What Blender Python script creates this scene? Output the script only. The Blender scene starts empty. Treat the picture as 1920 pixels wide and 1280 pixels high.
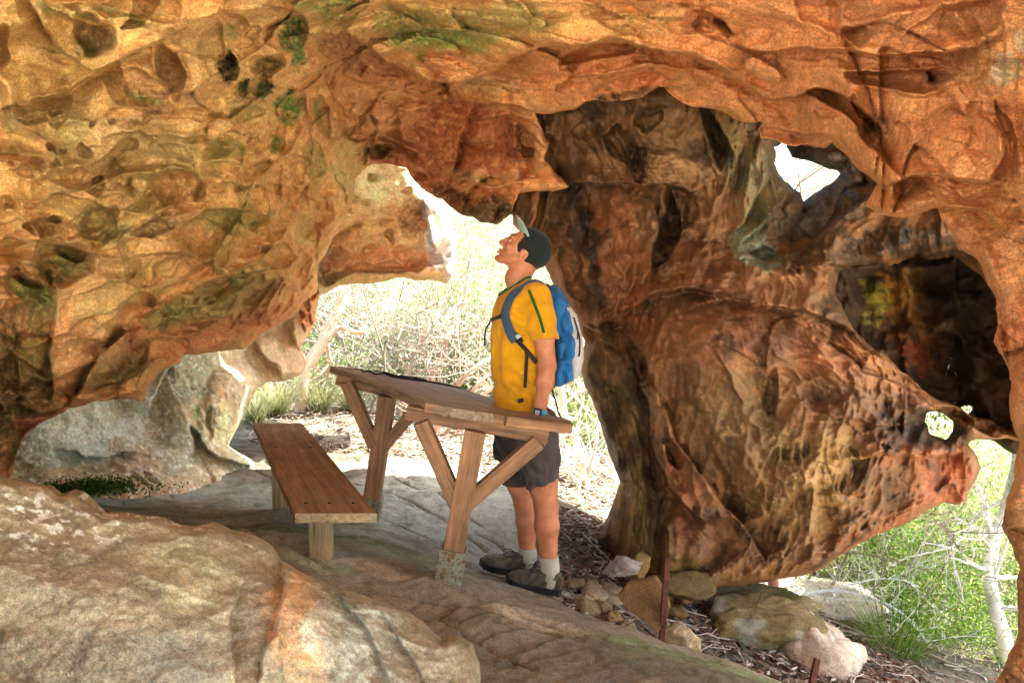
import bpy, math, random
import numpy as np
from mathutils import Vector, Matrix
random.seed(7); RNG = np.random.default_rng(7)
C = bpy.context.scene.collection
SC = bpy.context.scene
# ------------------------------------------------------------------ camera
F = 1400.0; EYE = np.array([0.0, 0.0, 1.45]); TH = math.atan(110 / F)
cam = bpy.data.cameras.new("camera"); cam.lens = 36 * F / 1920; cam.sensor_width = 36
cam.clip_start = 0.05; cam.clip_end = 500
camo = bpy.data.objects.new("camera", cam); C.objects.link(camo)
camo.location = EYE; camo.rotation_euler = (math.pi / 2 - TH, 0, 0); SC.camera = camo
# ------------------------------------------------------------------ light
SUN_EL, SUN_AZ = 58.0, 72.0          # azimuth measured from +Y towards +X
world = bpy.data.worlds.new("World"); SC.world = world; world.use_nodes = True
wn = world.node_tree; bg = wn.nodes["Background"]
sky = wn.nodes.new("ShaderNodeTexSky"); sky.sky_type = 'NISHITA'; sky.sun_disc = False
sky.sun_elevation = math.radians(SUN_EL); sky.sun_rotation = math.radians(SUN_AZ)
sky.air_density = 1.0; sky.dust_density = 3.0; sky.ozone_density = 0.6
wn.links.new(sky.outputs[0], bg.inputs[0]); bg.inputs[1].default_value = 0.15
sun = bpy.data.lights.new("sun", 'SUN'); sun.energy = 5.0; sun.angle = math.radians(0.6); sun.color = (1, .95, .86)
suno = bpy.data.objects.new("sun", sun); C.objects.link(suno)
e, a = math.radians(SUN_EL), math.radians(SUN_AZ)
sdir = Vector((math.cos(e) * math.sin(a), math.cos(e) * math.cos(a), math.sin(e)))
suno.rotation_euler = sdir.to_track_quat('Z', 'Y').to_euler()
SC.view_settings.view_transform = 'Standard'; SC.view_settings.look = 'None'
SC.view_settings.exposure = 2.6; SC.view_settings.gamma = 1
try:
    SC.cycles.max_bounces = 10; SC.cycles.diffuse_bounces = 4; SC.cycles.transparent_max_bounces = 8
    SC.cycles.use_denoising = True
except Exception: pass
# ------------------------------------------------------------------ pixel helper: point seen at (px,py) of the photo, Y metres in front
fw = np.array([0, math.cos(TH), -math.sin(TH)]); up = np.array([0, math.sin(TH), math.cos(TH)]); rt = np.array([1.0, 0, 0])
def P(px, py, Y):
    px = np.asarray(px, float); py = np.asarray(py, float); Y = np.asarray(Y, float)
    d = rt * ((px - 960) / F)[..., None] + up * ((640 - py) / F)[..., None] + fw
    return EYE + d / d[..., 1:2] * Y[..., None]
def V(px, py, Y): return Vector(P(px, py, Y))
def toplane(px, py, p0, n):
    d = rt * ((px - 960) / F) + up * ((640 - py) / F) + fw
    return EYE + d * (np.dot(p0 - EYE, n) / np.dot(d, n))
# ------------------------------------------------------------------ tags
def tag(o, label=None, cat=None, group=None, kind=None):
    if label: o['label'] = label
    if cat: o['category'] = cat
    if group: o['group'] = group
    if kind: o['kind'] = kind
    return o
def empty(name, loc, label, cat, group=None):
    o = bpy.data.objects.new(name, None); C.objects.link(o); o.location = loc
    return tag(o, label, cat, group)
def mesh(name, v, f, mat=None, parent=None, smooth=True, col=None, mats=None, mi=None):
    me = bpy.data.meshes.new(name)
    v = np.asarray(v, np.float32)
    if isinstance(f, np.ndarray):
        k = f.shape[1]; n = len(f)
        me.vertices.add(len(v)); me.vertices.foreach_set("co", v.ravel())
        me.loops.add(n * k); me.loops.foreach_set("vertex_index", f.astype(np.int32).ravel())
        me.polygons.add(n); me.polygons.foreach_set("loop_start", np.arange(0, n * k, k, dtype=np.int32))
        me.update(calc_edges=True)
    else:
        me.from_pydata([tuple(map(float, p)) for p in v], [], f)
    if smooth: me.polygons.foreach_set("use_smooth", np.ones(len(me.polygons), bool))
    if col is not None:
        at = me.color_attributes.new("Col", 'FLOAT_COLOR', 'POINT')
        c4 = np.ones((len(v), 4), np.float32); c4[:, :3] = col; at.data.foreach_set("color", c4.ravel())
    for m in (mats or ([mat] if mat else [])): me.materials.append(m)
    if mi is not None: me.polygons.foreach_set("material_index", np.asarray(mi, np.int32))
    me.update()
    o = bpy.data.objects.new(name, me); C.objects.link(o)
    if parent is not None:
        o.parent = parent
        if not isinstance(v, list): o.matrix_parent_inverse = Matrix.Translation(-Vector(parent.location))
    return o
# ------------------------------------------------------------------ numpy noise
def _h(ix, iy, iz, s):
    h = (ix.astype(np.int64) * 374761393 + iy.astype(np.int64) * 668265263 + iz.astype(np.int64) * 2147483647 + s * 974711)
    h = (h ^ (h >> 13)) * 1274126177; h = h & 0x7fffffffffff; h = h ^ (h >> 16); h = (h * 40503) & 0x7fffffff
    return (h & 0xffffff) / float(0xffffff)
def vnoise(p, s=0):
    i = np.floor(p); f = p - i; u = f * f * f * (f * (f * 6 - 15) + 10)
    r = 0
    for dx in (0, 1):
        wx = u[:, 0] if dx else 1 - u[:, 0]
        for dy in (0, 1):
            wy = u[:, 1] if dy else 1 - u[:, 1]
            for dz in (0, 1):
                wz = u[:, 2] if dz else 1 - u[:, 2]
                r = r + wx * wy * wz * _h(i[:, 0] + dx, i[:, 1] + dy, i[:, 2] + dz, s)
    return r * 2 - 1
def fbm(p, o=4, s=0, g=.5):
    a = 1; r = 0; t = 0; q = p
    for k in range(o):
        r = r + a * vnoise(q, s + k * 17); t += a; a *= g; q = q * 2.03 + 11.3
    return r / t
def ridged(p, o=4, s=0):
    a = 1; r = 0; t = 0; q = p
    for k in range(o):
        r = r + a * (1 - np.abs(vnoise(q, s + k * 13)) * 2); t += a; a *= .5; q = q * 2.1 + 7.7
    return r / t
def worley(p, s=0, jit=.9, full=False):
    i = np.floor(p); f1 = np.full(len(p), 9.0); f2 = f1.copy(); cid = np.zeros(len(p)); wz = cid.copy()
    for dx in (-1, 0, 1):
        for dy in (-1, 0, 1):
            for dz in (-1, 0, 1):
                c = i + (dx, dy, dz)
                q = np.stack([c[:, 0] + .5 + jit * (_h(c[:, 0], c[:, 1], c[:, 2], s) - .5),
                              c[:, 1] + .5 + jit * (_h(c[:, 0], c[:, 1], c[:, 2], s + 5) - .5),
                              c[:, 2] + .5 + jit * (_h(c[:, 0], c[:, 1], c[:, 2], s + 9) - .5)], 1)
                d = np.sqrt(((p - q) ** 2).sum(1)); m = d < f1
                f2 = np.where(m, f1, np.minimum(f2, d))
                cid = np.where(m, _h(c[:, 0], c[:, 1], c[:, 2], s + 21), cid); wz = np.where(m, p[:, 2] - q[:, 2], wz); f1 = np.where(m, d, f1)
    return (f1, f2, cid, wz) if full else (f1, f2, cid)
def warp(p, amp, freq, s=0, o=2):
    return p + amp * np.stack([fbm(p * freq, o, s), fbm(p * freq, o, s + 100), fbm(p * freq, o, s + 200)], 1)
def sstep(a, b, x): t = np.clip((x - a) / (b - a), 0, 1); return t * t * (3 - 2 * t)
def tps(pts, vals, X, Y, scale=500.0, reg=1e-3):
    p = np.asarray(pts, float) / scale; v = np.asarray(vals, float); n = len(p)
    def U(r2): return .5 * r2 * np.log(r2 + 1e-9)
    K = U(((p[:, None] - p[None]) ** 2).sum(-1)) + np.eye(n) * reg
    A = np.zeros((n + 3, n + 3)); A[:n, :n] = K; A[:n, n] = 1; A[:n, n + 1:] = p; A[n, :n] = 1; A[n + 1:, :n] = p.T
    w = np.linalg.solve(A, np.concatenate([v, np.zeros(3)]))
    x = X.ravel() / scale; y = Y.ravel() / scale; r = w[n] + w[n + 1] * x + w[n + 2] * y
    for k in range(n): r = r + w[k] * U((x - p[k, 0]) ** 2 + (y - p[k, 1]) ** 2)
    return r.reshape(X.shape)
def lin(c):
    c = np.asarray(c, float) / 255.0
    return np.where(c <= .04045, c / 12.92, ((c + .055) / 1.055) ** 2.4)
# ------------------------------------------------------------------ surface nets: a smooth mesh of an implicit solid
def sdfmesh(fn, lo, hi, res):
    lo = np.asarray(lo, float); hi = np.asarray(hi, float); n = np.maximum(np.ceil((hi - lo) / res).astype(int) + 1, 3)
    ax = [lo[k] + np.arange(n[k]) * res for k in range(3)]
    G = np.stack(np.meshgrid(*ax, indexing='ij'), -1).reshape(-1, 3)
    D = fn(G).reshape(n); s = D < 0
    nc = n - 1; cnt = np.zeros(nc); acc = np.zeros((*nc, 3))
    cr = [(i, j, k) for i in (0, 1) for j in (0, 1) for k in (0, 1)]
    sl = lambda c: tuple(slice(c[q], c[q] + nc[q]) for q in range(3))
    for c in cr:
        for q in range(3):
            if c[q] == 0:
                d = list(c); d[q] = 1; d = tuple(d)
                A, B = D[sl(c)], D[sl(d)]; m = (A < 0) != (B < 0)
                t = np.where(m, A / np.where(m, A - B, 1), 0)
                for r in range(3): acc[..., r] += m * (c[r] + (t if r == q else 0))
                cnt += m
    act = cnt > 0; idx = -np.ones(nc, int); idx[act] = np.arange(act.sum())
    ijk = np.argwhere(act); v = lo + (ijk + acc[act] / cnt[act][:, None]) * res
    fs = []
    for q in range(3):
        a, b = [(1, 2), (2, 0), (0, 1)][q]
        s0 = [slice(None)] * 3; s1 = [slice(None)] * 3; s0[q] = slice(0, -1); s1[q] = slice(1, None)
        m = s[tuple(s0)] != s[tuple(s1)]; e = np.argwhere(m)
        e = e[(e[:, a] > 0) & (e[:, b] > 0) & (e[:, a] < nc[a]) & (e[:, b] < nc[b])]
        ins = s[tuple(e.T)]
        ds = []
        for (u, w) in ((0, 0), (-1, 0), (-1, -1), (0, -1)):
            t = e.copy(); t[:, a] += u; t[:, b] += w; ds.append(idx[tuple(t.T)])
        qd = np.stack(ds, 1); qd[~ins] = qd[~ins][:, ::-1]; fs.append(qd)
    return v, np.concatenate(fs)
def cap(p, a, b, ra, rb):
    a = np.asarray(a, float); b = np.asarray(b, float); ab = b - a
    t = np.clip(((p - a) @ ab) / (ab @ ab), 0, 1)
    return np.linalg.norm(p - a - t[:, None] * ab, axis=1) - (ra + (rb - ra) * t)
def ell(p, c, r):
    q = (p - np.asarray(c)) / np.asarray(r); k = np.linalg.norm(q, axis=1)
    return (k - 1) * k / (np.linalg.norm(q / np.asarray(r), axis=1) + 1e-9)
def smin(a, b, k):
    h = np.clip(.5 + .5 * (b - a) / k, 0, 1); return b * (1 - h) + a * h - k * h * (1 - h)
def smax(a, b, k): return -smin(-a, -b, k)
# ------------------------------------------------------------------ simple solids
def box8(c8):
    return [(0, 3, 2, 1), (4, 5, 6, 7), (0, 1, 5, 4), (1, 2, 6, 5), (2, 3, 7, 6), (3, 0, 4, 7)]
def beam_obj(name, a, b, w, h, side, mat, parent, bev=.004, label=None):
    a = Vector(a); b = Vector(b); d = (b - a).normalized(); s = Vector(side); s = (s - d * s.dot(d)).normalized(); t = d.cross(s)
    v = []
    for p in (a, b):
        for (i, j) in ((-1, -1), (1, -1), (1, 1), (-1, 1)): v.append(p + s * (i * w / 2) + t * (j * h / 2))
    return solid(name, v, box8(v), mat, parent, bev, label)
def solid(name, v, f, mat, parent, bev=.004, label=None):
    import bmesh
    bm = bmesh.new(); vs = [bm.verts.new(p) for p in v]
    for q in f: bm.faces.new([vs[k] for k in q])
    bmesh.ops.recalc_face_normals(bm, faces=bm.faces)
    if bev: bmesh.ops.bevel(bm, geom=list(bm.edges), offset=bev, segments=2, profile=.6, affect='EDGES')
    me = bpy.data.meshes.new(name); bm.to_mesh(me); bm.free(); me.materials.append(mat)
    o = bpy.data.objects.new(name, me); C.objects.link(o)
    if parent is not None: o.parent = parent; o.matrix_parent_inverse = Matrix.Translation(-Vector(parent.location))
    if label: o['label'] = label
    return o
def tube(pts, radii, n=8, cap_=True):
    pts = np.asarray(pts, float); m = len(pts); radii = np.broadcast_to(np.asarray(radii, float), (m,))
    T = np.gradient(pts, axis=0); T /= np.linalg.norm(T, axis=1)[:, None] + 1e-9
    r = np.array([0, 0, 1.0]) if abs(T[0, 2]) < .9 else np.array([1.0, 0, 0]); v = []
    for k in range(m):
        s = np.cross(T[k], r); s /= np.linalg.norm(s); r = np.cross(s, T[k])
        for j in range(n):
            a = 2 * math.pi * j / n; v.append(pts[k] + radii[k] * (math.cos(a) * s + math.sin(a) * r))
    f = [(k * n + j, k * n + (j + 1) % n, (k + 1) * n + (j + 1) % n, (k + 1) * n + j) for k in range(m - 1) for j in range(n)]
    return np.array(v), f
def merge(parts):
    V_, F_ = [], []; o = 0
    for v, f in parts:
        V_.append(np.asarray(v)); F_ += [tuple(i + o for i in q) for q in f]; o += len(v)
    return np.concatenate(V_), F_
# ------------------------------------------------------------------ materials
def nodes(name, rough=.85, spec=.25):
    m = bpy.data.materials.new(name); m.use_nodes = True; n = m.node_tree
    b = n.nodes["Principled BSDF"]; b.inputs["Roughness"].default_value = rough
    b.inputs["Specular IOR Level"].default_value = spec
    return m, n, b
def N(n, t, **k):
    x = n.nodes.new(t)
    for a, v in k.items(): setattr(x, a, v)
    return x
def noise_(n, scale, detail=6, rough=.6, vec=None, dist=0):
    x = N(n, "ShaderNodeTexNoise"); x.inputs["Scale"].default_value = scale; x.inputs["Detail"].default_value = detail
    x.inputs["Roughness"].default_value = rough; x.inputs["Distortion"].default_value = dist
    if vec is not None: n.links.new(vec, x.inputs["Vector"])
    return x
def ramp(n, src, stops):
    r = N(n, "ShaderNodeValToRGB"); n.links.new(src, r.inputs[0]); e = r.color_ramp.elements
    while len(e) < len(stops): e.new(.5)
    for k, (p, c) in enumerate(stops):
        e[k].position = p; e[k].color = (*c, 1) if len(c) == 3 else c
    return r
def mixc(n, a, b, fac, mode='MIX'):
    x = N(n, "ShaderNodeMix"); x.data_type = 'RGBA'; x.blend_type = mode; x.clamp_factor = True
    for s, i in ((a, 6), (b, 7)):
        if isinstance(s, tuple): x.inputs[i].default_value = (*s, 1)
        else: n.links.new(s, x.inputs[i])
    if isinstance(fac, (int, float)): x.inputs[0].default_value = fac
    else: n.links.new(fac, x.inputs[0])
    return x.outputs[2]
def mathn(n, op, a, b=None):
    x = N(n, "ShaderNodeMath", operation=op)
    for s, i in ((a, 0), (b, 1)):
        if s is None: continue
        if isinstance(s, (int, float)): x.inputs[i].default_value = s
        else: n.links.new(s, x.inputs[i])
    return x.outputs[0]
def bump(n, b, h, strength=.5, dist=.01):
    x = N(n, "ShaderNodeBump"); x.inputs["Strength"].default_value = strength; x.inputs["Distance"].default_value = dist
    n.links.new(h, x.inputs["Height"]); n.links.new(x.outputs[0], b.inputs["Normal"]); return x
def rock_material(name, grain=60, bs=.6, rough=.92, spec=.15):
    """sandy-grained stone: the vertex colour carries mineral patches and painted light and shade; grain, pores, bedding and cracks come from noise"""
    m, n, b = nodes(name, rough, spec)
    at = N(n, "ShaderNodeAttribute"); at.attribute_name = "Col"
    g = N(n, "ShaderNodeNewGeometry").outputs["Position"]
    n1 = noise_(n, 11, 9, .72, g, .4); n2 = noise_(n, grain, 5, .75, g); n3 = noise_(n, grain * 3, 3, .7, g); n4 = noise_(n, 28, 6, .7, g, .3)
    vo = N(n, "ShaderNodeTexVoronoi"); vo.inputs["Scale"].default_value = grain * .8; n.links.new(g, vo.inputs["Vector"])
    r1 = ramp(n, n1.outputs[0], [(.3, (.6, .56, .5)), (.48, (.98, .97, .95)), (.7, (1.3, 1.25, 1.18))])
    r4 = ramp(n, n4.outputs[0], [(.34, (.62, .56, .5)), (.5, (1, 1, 1)), (.68, (1.25, 1.22, 1.18))])
    r2 = ramp(n, n2.outputs[0], [(.34, (.5, .47, .44)), (.5, (1, 1, 1)), (.68, (1.4, 1.38, 1.34))])
    r3 = ramp(n, n3.outputs[0], [(.36, (.6, .58, .56)), (.64, (1.35, 1.35, 1.35))])
    pr = ramp(n, vo.outputs["Distance"], [(.10, (.45, .4, .36)), (.24, (1, 1, 1))])
    mk = ramp(n, n1.outputs[0], [(.46, (0, 0, 0)), (.62, (.8, .8, .8))])
    c = mixc(n, at.outputs[0], r1.outputs[0], .75, 'MULTIPLY'); c = mixc(n, c, r4.outputs[0], .4, 'MULTIPLY'); c = mixc(n, c, r2.outputs[0], .55, 'MULTIPLY'); c = mixc(n, c, r3.outputs[0], .9, 'MULTIPLY')
    c = mixc(n, c, pr.outputs[0], mathn(n, 'MULTIPLY', mk.outputs[0], .7), 'MULTIPLY')
    n.links.new(c, b.inputs["Base Color"])
    h = mathn(n, 'ADD', mathn(n, 'MULTIPLY', n1.outputs[0], .5), mathn(n, 'ADD', mathn(n, 'MULTIPLY', n2.outputs[0], .22), mathn(n, 'ADD', mathn(n, 'MULTIPLY', n3.outputs[0], .12), mathn(n, 'MULTIPLY', n4.outputs[0], .25))))
    bump(n, b, h, bs, .035)
    return m
M_ROCK = rock_material("sandstone", 60, .6)
M_GROUND = rock_material("weathered_sandstone", 75, .55)
# ================================================================== rock masses
def grid1(lo, hi, a, b, step):
    mid = np.arange(a, b + step, step); L = [a]; s = step
    while L[-1] > lo: s = min(s * 1.18, 160); L.append(L[-1] - s)
    R = [mid[-1]]; s = step
    while R[-1] < hi: s = min(s * 1.18, 160); R.append(R[-1] + s)
    return np.concatenate([np.array(L[1:])[::-1], mid, np.array(R[1:])])
def polysd(X, Y, poly):
    """signed distance in photo pixels, positive inside"""
    p = np.asarray(poly, float); q = np.roll(p, -1, 0); d2 = np.full(X.shape, 1e18); ins = np.zeros(X.shape, bool)
    for (x0, y0), (x1, y1) in zip(p, q):
        ex, ey = x1 - x0, y1 - y0; t = np.clip(((X - x0) * ex + (Y - y0) * ey) / (ex * ex + ey * ey + 1e-9), 0, 1)
        d2 = np.minimum(d2, (X - x0 - t * ex) ** 2 + (Y - y0 - t * ey) ** 2)
        c = ((y0 <= Y) != (y1 <= Y)); xi = x0 + (Y - y0) * ex / (ey if abs(ey) > 1e-9 else 1e-9); ins ^= c & (X < xi)
    return np.where(ins, 1, -1) * np.sqrt(d2)
def polyline(X, Y, pts):
    """signed distance to an open line (positive above when it runs left to right), and a taper towards its ends"""
    p = np.asarray(pts, float); best = np.full(X.shape, 1e9); sg = np.ones(X.shape); arc = np.zeros(X.shape)
    L = np.concatenate([[0], np.cumsum(np.linalg.norm(np.diff(p, axis=0), axis=1))])
    for k in range(len(p) - 1):
        ex, ey = p[k + 1] - p[k]; l2 = ex * ex + ey * ey; tr = ((X - p[k, 0]) * ex + (Y - p[k, 1]) * ey) / l2
        t = np.clip(tr, 0, 1); dx = X - p[k, 0] - t * ex; dy = Y - p[k, 1] - t * ey; d = np.hypot(dx, dy); m = d < best
        s = np.sign(dx * ey - dy * ex); s[s == 0] = 1
        sg = np.where(m, s, sg); arc = np.where(m, L[k] + t * (L[k + 1] - L[k]), arc); best = np.where(m, d, best)
    u = arc / L[-1]
    return best * sg, np.clip(np.minimum(u, 1 - u) * 6, 0, 1) ** .7
def smooth_line(pts, n=4):
    p = np.asarray(pts, float)
    for _ in range(2):
        q = [p[0]]
        for a, b in zip(p[:-1], p[1:]): q += [a * .75 + b * .25, a * .25 + b * .75]
        q.append(p[-1]); p = np.array(q)
    return p
class Sheet:
    def __init__(s, name, poly, ctrl, xr, yr, step=3.0, holes=(), seed=0, edge_noise=5, rim_px=26, rim_m=.22, thick=.6):
        s.name = name; s.ctrl = ctrl; s.poly = poly; s.holes = holes; s.seed = seed
        s.en = edge_noise; s.rim_px = rim_px; s.rim_m = rim_m; s.thick = thick; s.step = step
        s.xs = grid1(xr[0], xr[1], max(xr[0], -24), min(xr[1], 1944), step); s.ys = grid1(yr[0], yr[1], max(yr[0], -24), min(yr[1], 1304), step)
        s.X, s.Y = np.meshgrid(s.xs, s.ys); s.relief = np.zeros(s.X.shape)
        s.S = s.sd(s.X, s.Y); s.t0 = s.base(s.X, s.Y); s.Pw = P(s.X, s.Y, s.t0)
        w = np.stack([s.X.ravel() / 60, s.Y.ravel() / 60, np.full(s.X.size, seed * 3.7)], 1)
        a = np.minimum(s.t0 * 0 + 9, 9)
        s.WX = s.X + (1.6 * a * fbm(w, 4, 5).reshape(s.X.shape)); s.WY = s.Y + (1.6 * a * fbm(w, 4, 55).reshape(s.X.shape))
    def sd(s, X, Y):
        S = polysd(X, Y, s.poly)
        Hs = np.full(X.shape, 1e9)
        for h in s.holes: Hs = np.minimum(Hs, -polysd(X, Y, h))
        w = np.stack([X.ravel() / 38, Y.ravel() / 38, np.full(X.size, s.seed)], 1); nz = fbm(w, 4, 900).reshape(X.shape)
        s.H = Hs; return np.minimum(S + s.en * nz, Hs + 2.4 * s.en * nz)
    def base(s, X, Y):
        c = np.asarray(s.ctrl, float); w = tps(c[:, :2], 1 / c[:, 2], X, Y)
        return 1 / np.clip(w, 1 / 14, 1 / .28)
    def box(s, pts, m):
        p = np.asarray(pts, float); x0, y0 = p.min(0) - m; x1, y1 = p.max(0) + m
        i0, i1 = np.searchsorted(s.ys, [y0, y1]); j0, j1 = np.searchsorted(s.xs, [x0, x1]); return slice(i0, i1), slice(j0, j1)
    def pit(s, cx, cy, rx, ry, ang=0, d=.06, rim=.25, sharp=.55):
        b = s.box([(cx, cy)], max(rx, ry) * 1.9 + 5); x = s.WX[b] - cx; y = s.WY[b] - cy; c, n = math.cos(math.radians(ang)), math.sin(math.radians(ang))
        u = (x * c + y * n) / rx; v = (-x * n + y * c) / ry; th = np.arctan2(v, u); k = (cx * 7.3 + cy * 3.1) % 6.28
        r = np.hypot(u, v) * (1 + .16 * np.sin(2 * th + k) + .10 * np.sin(3 * th + 2 * k) + .06 * np.sin(5 * th + k * 3))
        tilt = 1 - .55 * np.clip(y / max(rx, ry), -1, 1)
        s.relief[b] += -1.15 * d * tilt * np.clip(1 - r ** 2.6, 0, 1) ** sharp + d * rim * np.exp(-((r - 1.1) / .22) ** 2)
    def bulge(s, cx, cy, rx, ry, ang=0, d=.1, pw=1.0):
        b = s.box([(cx, cy)], max(rx, ry) * 1.6 + 5); x = s.WX[b] - cx; y = s.WY[b] - cy; c, n = math.cos(math.radians(ang)), math.sin(math.radians(ang))
        r = np.hypot((x * c + y * n) / rx, (-x * n + y * c) / ry)
        s.relief[b] += d * np.clip(1 - r ** 2, 0, 1) ** pw
    def lip(s, pts, h=.1, wa=45, wb=60, back=.8, edge=2.5):
        b = s.box(pts, 4 * max(wa, wb)); q, tp = polyline(s.WX[b], s.WY[b], smooth_line(pts))
        m = sstep(-edge, edge, q)
        h *= 2.4; s.relief[b] += tp * (h * np.exp(-np.abs(q) / wa) * m - back * h * np.exp(-np.abs(q) / wb) * (1 - m))
    def crack(s, pts, h=.03, w=4):
        b = s.box(pts, 4 * w + 4); q, tp = polyline(s.WX[b], s.WY[b], smooth_line(pts)); s.relief[b] -= tp * h * np.exp(-(q / w) ** 2)
    def ridge(s, pts, h=.05, w=12): s.crack(pts, -h, w)
    def flow(s, pts, h=.02, lam=14, w=120, ph=0):
        """thin terraces that run parallel to a line, as in laminated sandstone"""
        b = s.box(pts, 2 * w); q, tp = polyline(s.WX[b] , s.WY[b], smooth_line(pts)); q = q + 3 * np.sin(s.WX[b] / 31) 
        saw = (q / lam + ph) % 1.0
        s.relief[b] += tp * np.exp(-(q / w) ** 2) * h * (saw - .5) * np.minimum(1, (1 - saw) * 6)
    def finish(s, color_fn, mat, kind='structure', label=None, cat=None, detail=1.0):
        X, Y, S = s.X, s.Y, s.S
        gy, gx = np.gradient(S, s.ys, s.xs); g2 = gx * gx + gy * gy + 1e-6
        st = np.clip(S, None, 0)
        # border vertices slide onto the outline
        px = X - np.where(S < 0, S * gx / g2, 0); py = Y - np.where(S < 0, S * gy / g2, 0)
        k = np.clip(1 - np.clip(S, 0, None) / s.rim_px, 0, 1); rim = s.rim_m * (1 - np.sqrt(np.clip(1 - k ** 2, 0, 1)))
        if s.holes: kh = np.clip(1 - np.clip(s.H, 0, None) / 46, 0, 1); rim = rim + .22 * kh ** 2
        t = s.t0 - s.relief * (1 - k ** 3) + rim
        cell = (S > 0); any4 = cell[:-1, :-1] | cell[1:, :-1] | cell[:-1, 1:] | cell[1:, 1:]
        near = np.abs(S) < 40
        ok = np.ones_like(any4)
        lim = 40.0
        big = (np.abs(px - X) > lim) | (np.abs(py - Y) > lim)
        any4 &= ~(big[:-1, :-1] | big[1:, :-1] | big[:-1, 1:] | big[1:, 1:])
        used = np.zeros(X.shape, bool); used[:-1, :-1] |= any4; used[1:, :-1] |= any4; used[:-1, 1:] |= any4; used[1:, 1:] |= any4
        idx = -np.ones(X.shape, int); idx[used] = np.arange(used.sum())
        PX, PY, T = px[used], py[used], t[used]
        co = P(PX, PY, T)
        col = color_fn(PX, PY, co, s.relief[used])
        a = idx[:-1, :-1][any4]; b = idx[:-1, 1:][any4]; c = idx[1:, 1:][any4]; d = idx[1:, :-1][any4]
        f = np.stack([a, b, c, d], 1)
        # rim band: directed border edges
        nv = len(co)
        E = np.concatenate([f[:, [0, 1]], f[:, [1, 2]], f[:, [2, 3]], f[:, [3, 0]]])
        key = E[:, 0] * nv + E[:, 1]; rkey = E[:, 1] * nv + E[:, 0]
        B = E[~np.isin(key, rkey)]
        bv = np.unique(B); rings = []; mp = np.zeros(nv, int); extra = []; ec = []
        prev = np.arange(nv)
        fr = []
        dirs = co[bv] - EYE; dl = np.linalg.norm(dirs, axis=1)[:, None]
        inx = gx[used][bv]; iny = gy[used][bv]; gl = np.hypot(inx, iny) + 1e-6
        for r_, (dd, inn) in enumerate([(.12, 1.5), (.35, 3), (.7, 10), (1.0, 26)]):
            q = P(PX[bv] + inx / gl * inn, PY[bv] + iny / gl * inn, T[bv] + s.thick * dd)
            q = q + .03 * np.stack([fbm(q * 5, 2, 3), fbm(q * 5, 2, 4), fbm(q * 5, 2, 6)], 1) * (r_ > 0)
            nxt = np.zeros(nv, int); nxt[bv] = nv + r_ * len(bv) + np.arange(len(bv)); extra.append(q)
            fr.append(np.stack([B[:, 1], B[:, 0], nxt[B[:, 0]], nxt[B[:, 1]]], 1) if r_ == 0 else np.stack([prev[B[:, 1]], prev[B[:, 0]], nxt[B[:, 0]], nxt[B[:, 1]]], 1))
            prev = nxt; ec.append(col[bv])
        # back: a coarser skin behind the front
        k = max(1, int(24 / s.step)); Xc, Yc, tc, Sc = X[::k, ::k], Y[::k, ::k], t[::k, ::k], S[::k, ::k]
        cc = (Sc[:-1, :-1] > 4) & (Sc[1:, :-1] > 4) & (Sc[:-1, 1:] > 4) & (Sc[1:, 1:] > 4)
        uc = np.zeros(Xc.shape, bool); uc[:-1, :-1] |= cc; uc[1:, :-1] |= cc; uc[:-1, 1:] |= cc; uc[1:, 1:] |= cc
        ic = -np.ones(Xc.shape, int); ic[uc] = np.arange(uc.sum()) + nv + 4 * len(bv)
        tb = tc + s.thick * (1 + .25 * fbm(np.stack([Xc.ravel() / 160, Yc.ravel() / 160, Xc.ravel() * 0], 1), 3, 8).reshape(Xc.shape))
        cb = P(Xc[uc], Yc[uc], tb[uc]); colb = color_fn(Xc[uc], Yc[uc], cb, cb[:, 0] * 0)
        fb = np.stack([ic[:-1, :-1][cc], ic[1:, :-1][cc], ic[1:, 1:][cc], ic[:-1, 1:][cc]], 1)
        co = np.concatenate([co] + extra + [cb]); col = np.concatenate([col] + ec + [colb])
        o = mesh(s.name, co, np.concatenate([f] + fr + [fb]), mat, None, True, col)
        tag(o, label, cat, None, kind); return o
def patches(px, py, base, lst, seed=0, soft=.15):
    """paint stains, mineral patches and some light and shade: (cx,cy,rx,ry,angle,colour,strength)"""
    w = np.stack([px / 70, py / 70, np.full(px.shape, seed * 1.0)], 1)
    nz = fbm(w, 4, seed + 31) ; nz2 = fbm(w * 4, 3, seed + 77); nz3 = fbm(w * 14, 3, seed + 99)
    c = np.tile(np.asarray(base, float), (len(px), 1)) if np.ndim(base) == 1 else base.copy()
    for (cx, cy, rx, ry, ang, colr, st) in lst:
        m = (np.abs(px - cx) < (rx + ry) * 2) & (np.abs(py - cy) < (rx + ry) * 2)
        if not m.any(): continue
        x = px[m] - cx; y = py[m] - cy; ca, sa = math.cos(math.radians(ang)), math.sin(math.radians(ang))
        r = np.hypot((x * ca + y * sa) / rx, (-x * sa + y * ca) / ry) + .6 * nz[m] + .45 * nz2[m] + .3 * nz3[m]; soft = .15 if max(rx, ry) < 60 else .3
        k = np.clip(st * sstep(1 + soft, 1 - soft, r) * (.88 + .9 * nz3[m]), 0, 1)[:, None]; c[m] = c[m] * (1 - k) + lin(colr) * k
    return c
GAIN = 1.0
def desat(c, k, g=1.0, t=(1, 1, 1)):
    l = c @ np.array([.3, .59, .11]); return np.clip((c * (1 - k) + l[:, None] * k) * g * np.array(t), .01, .9)
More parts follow.
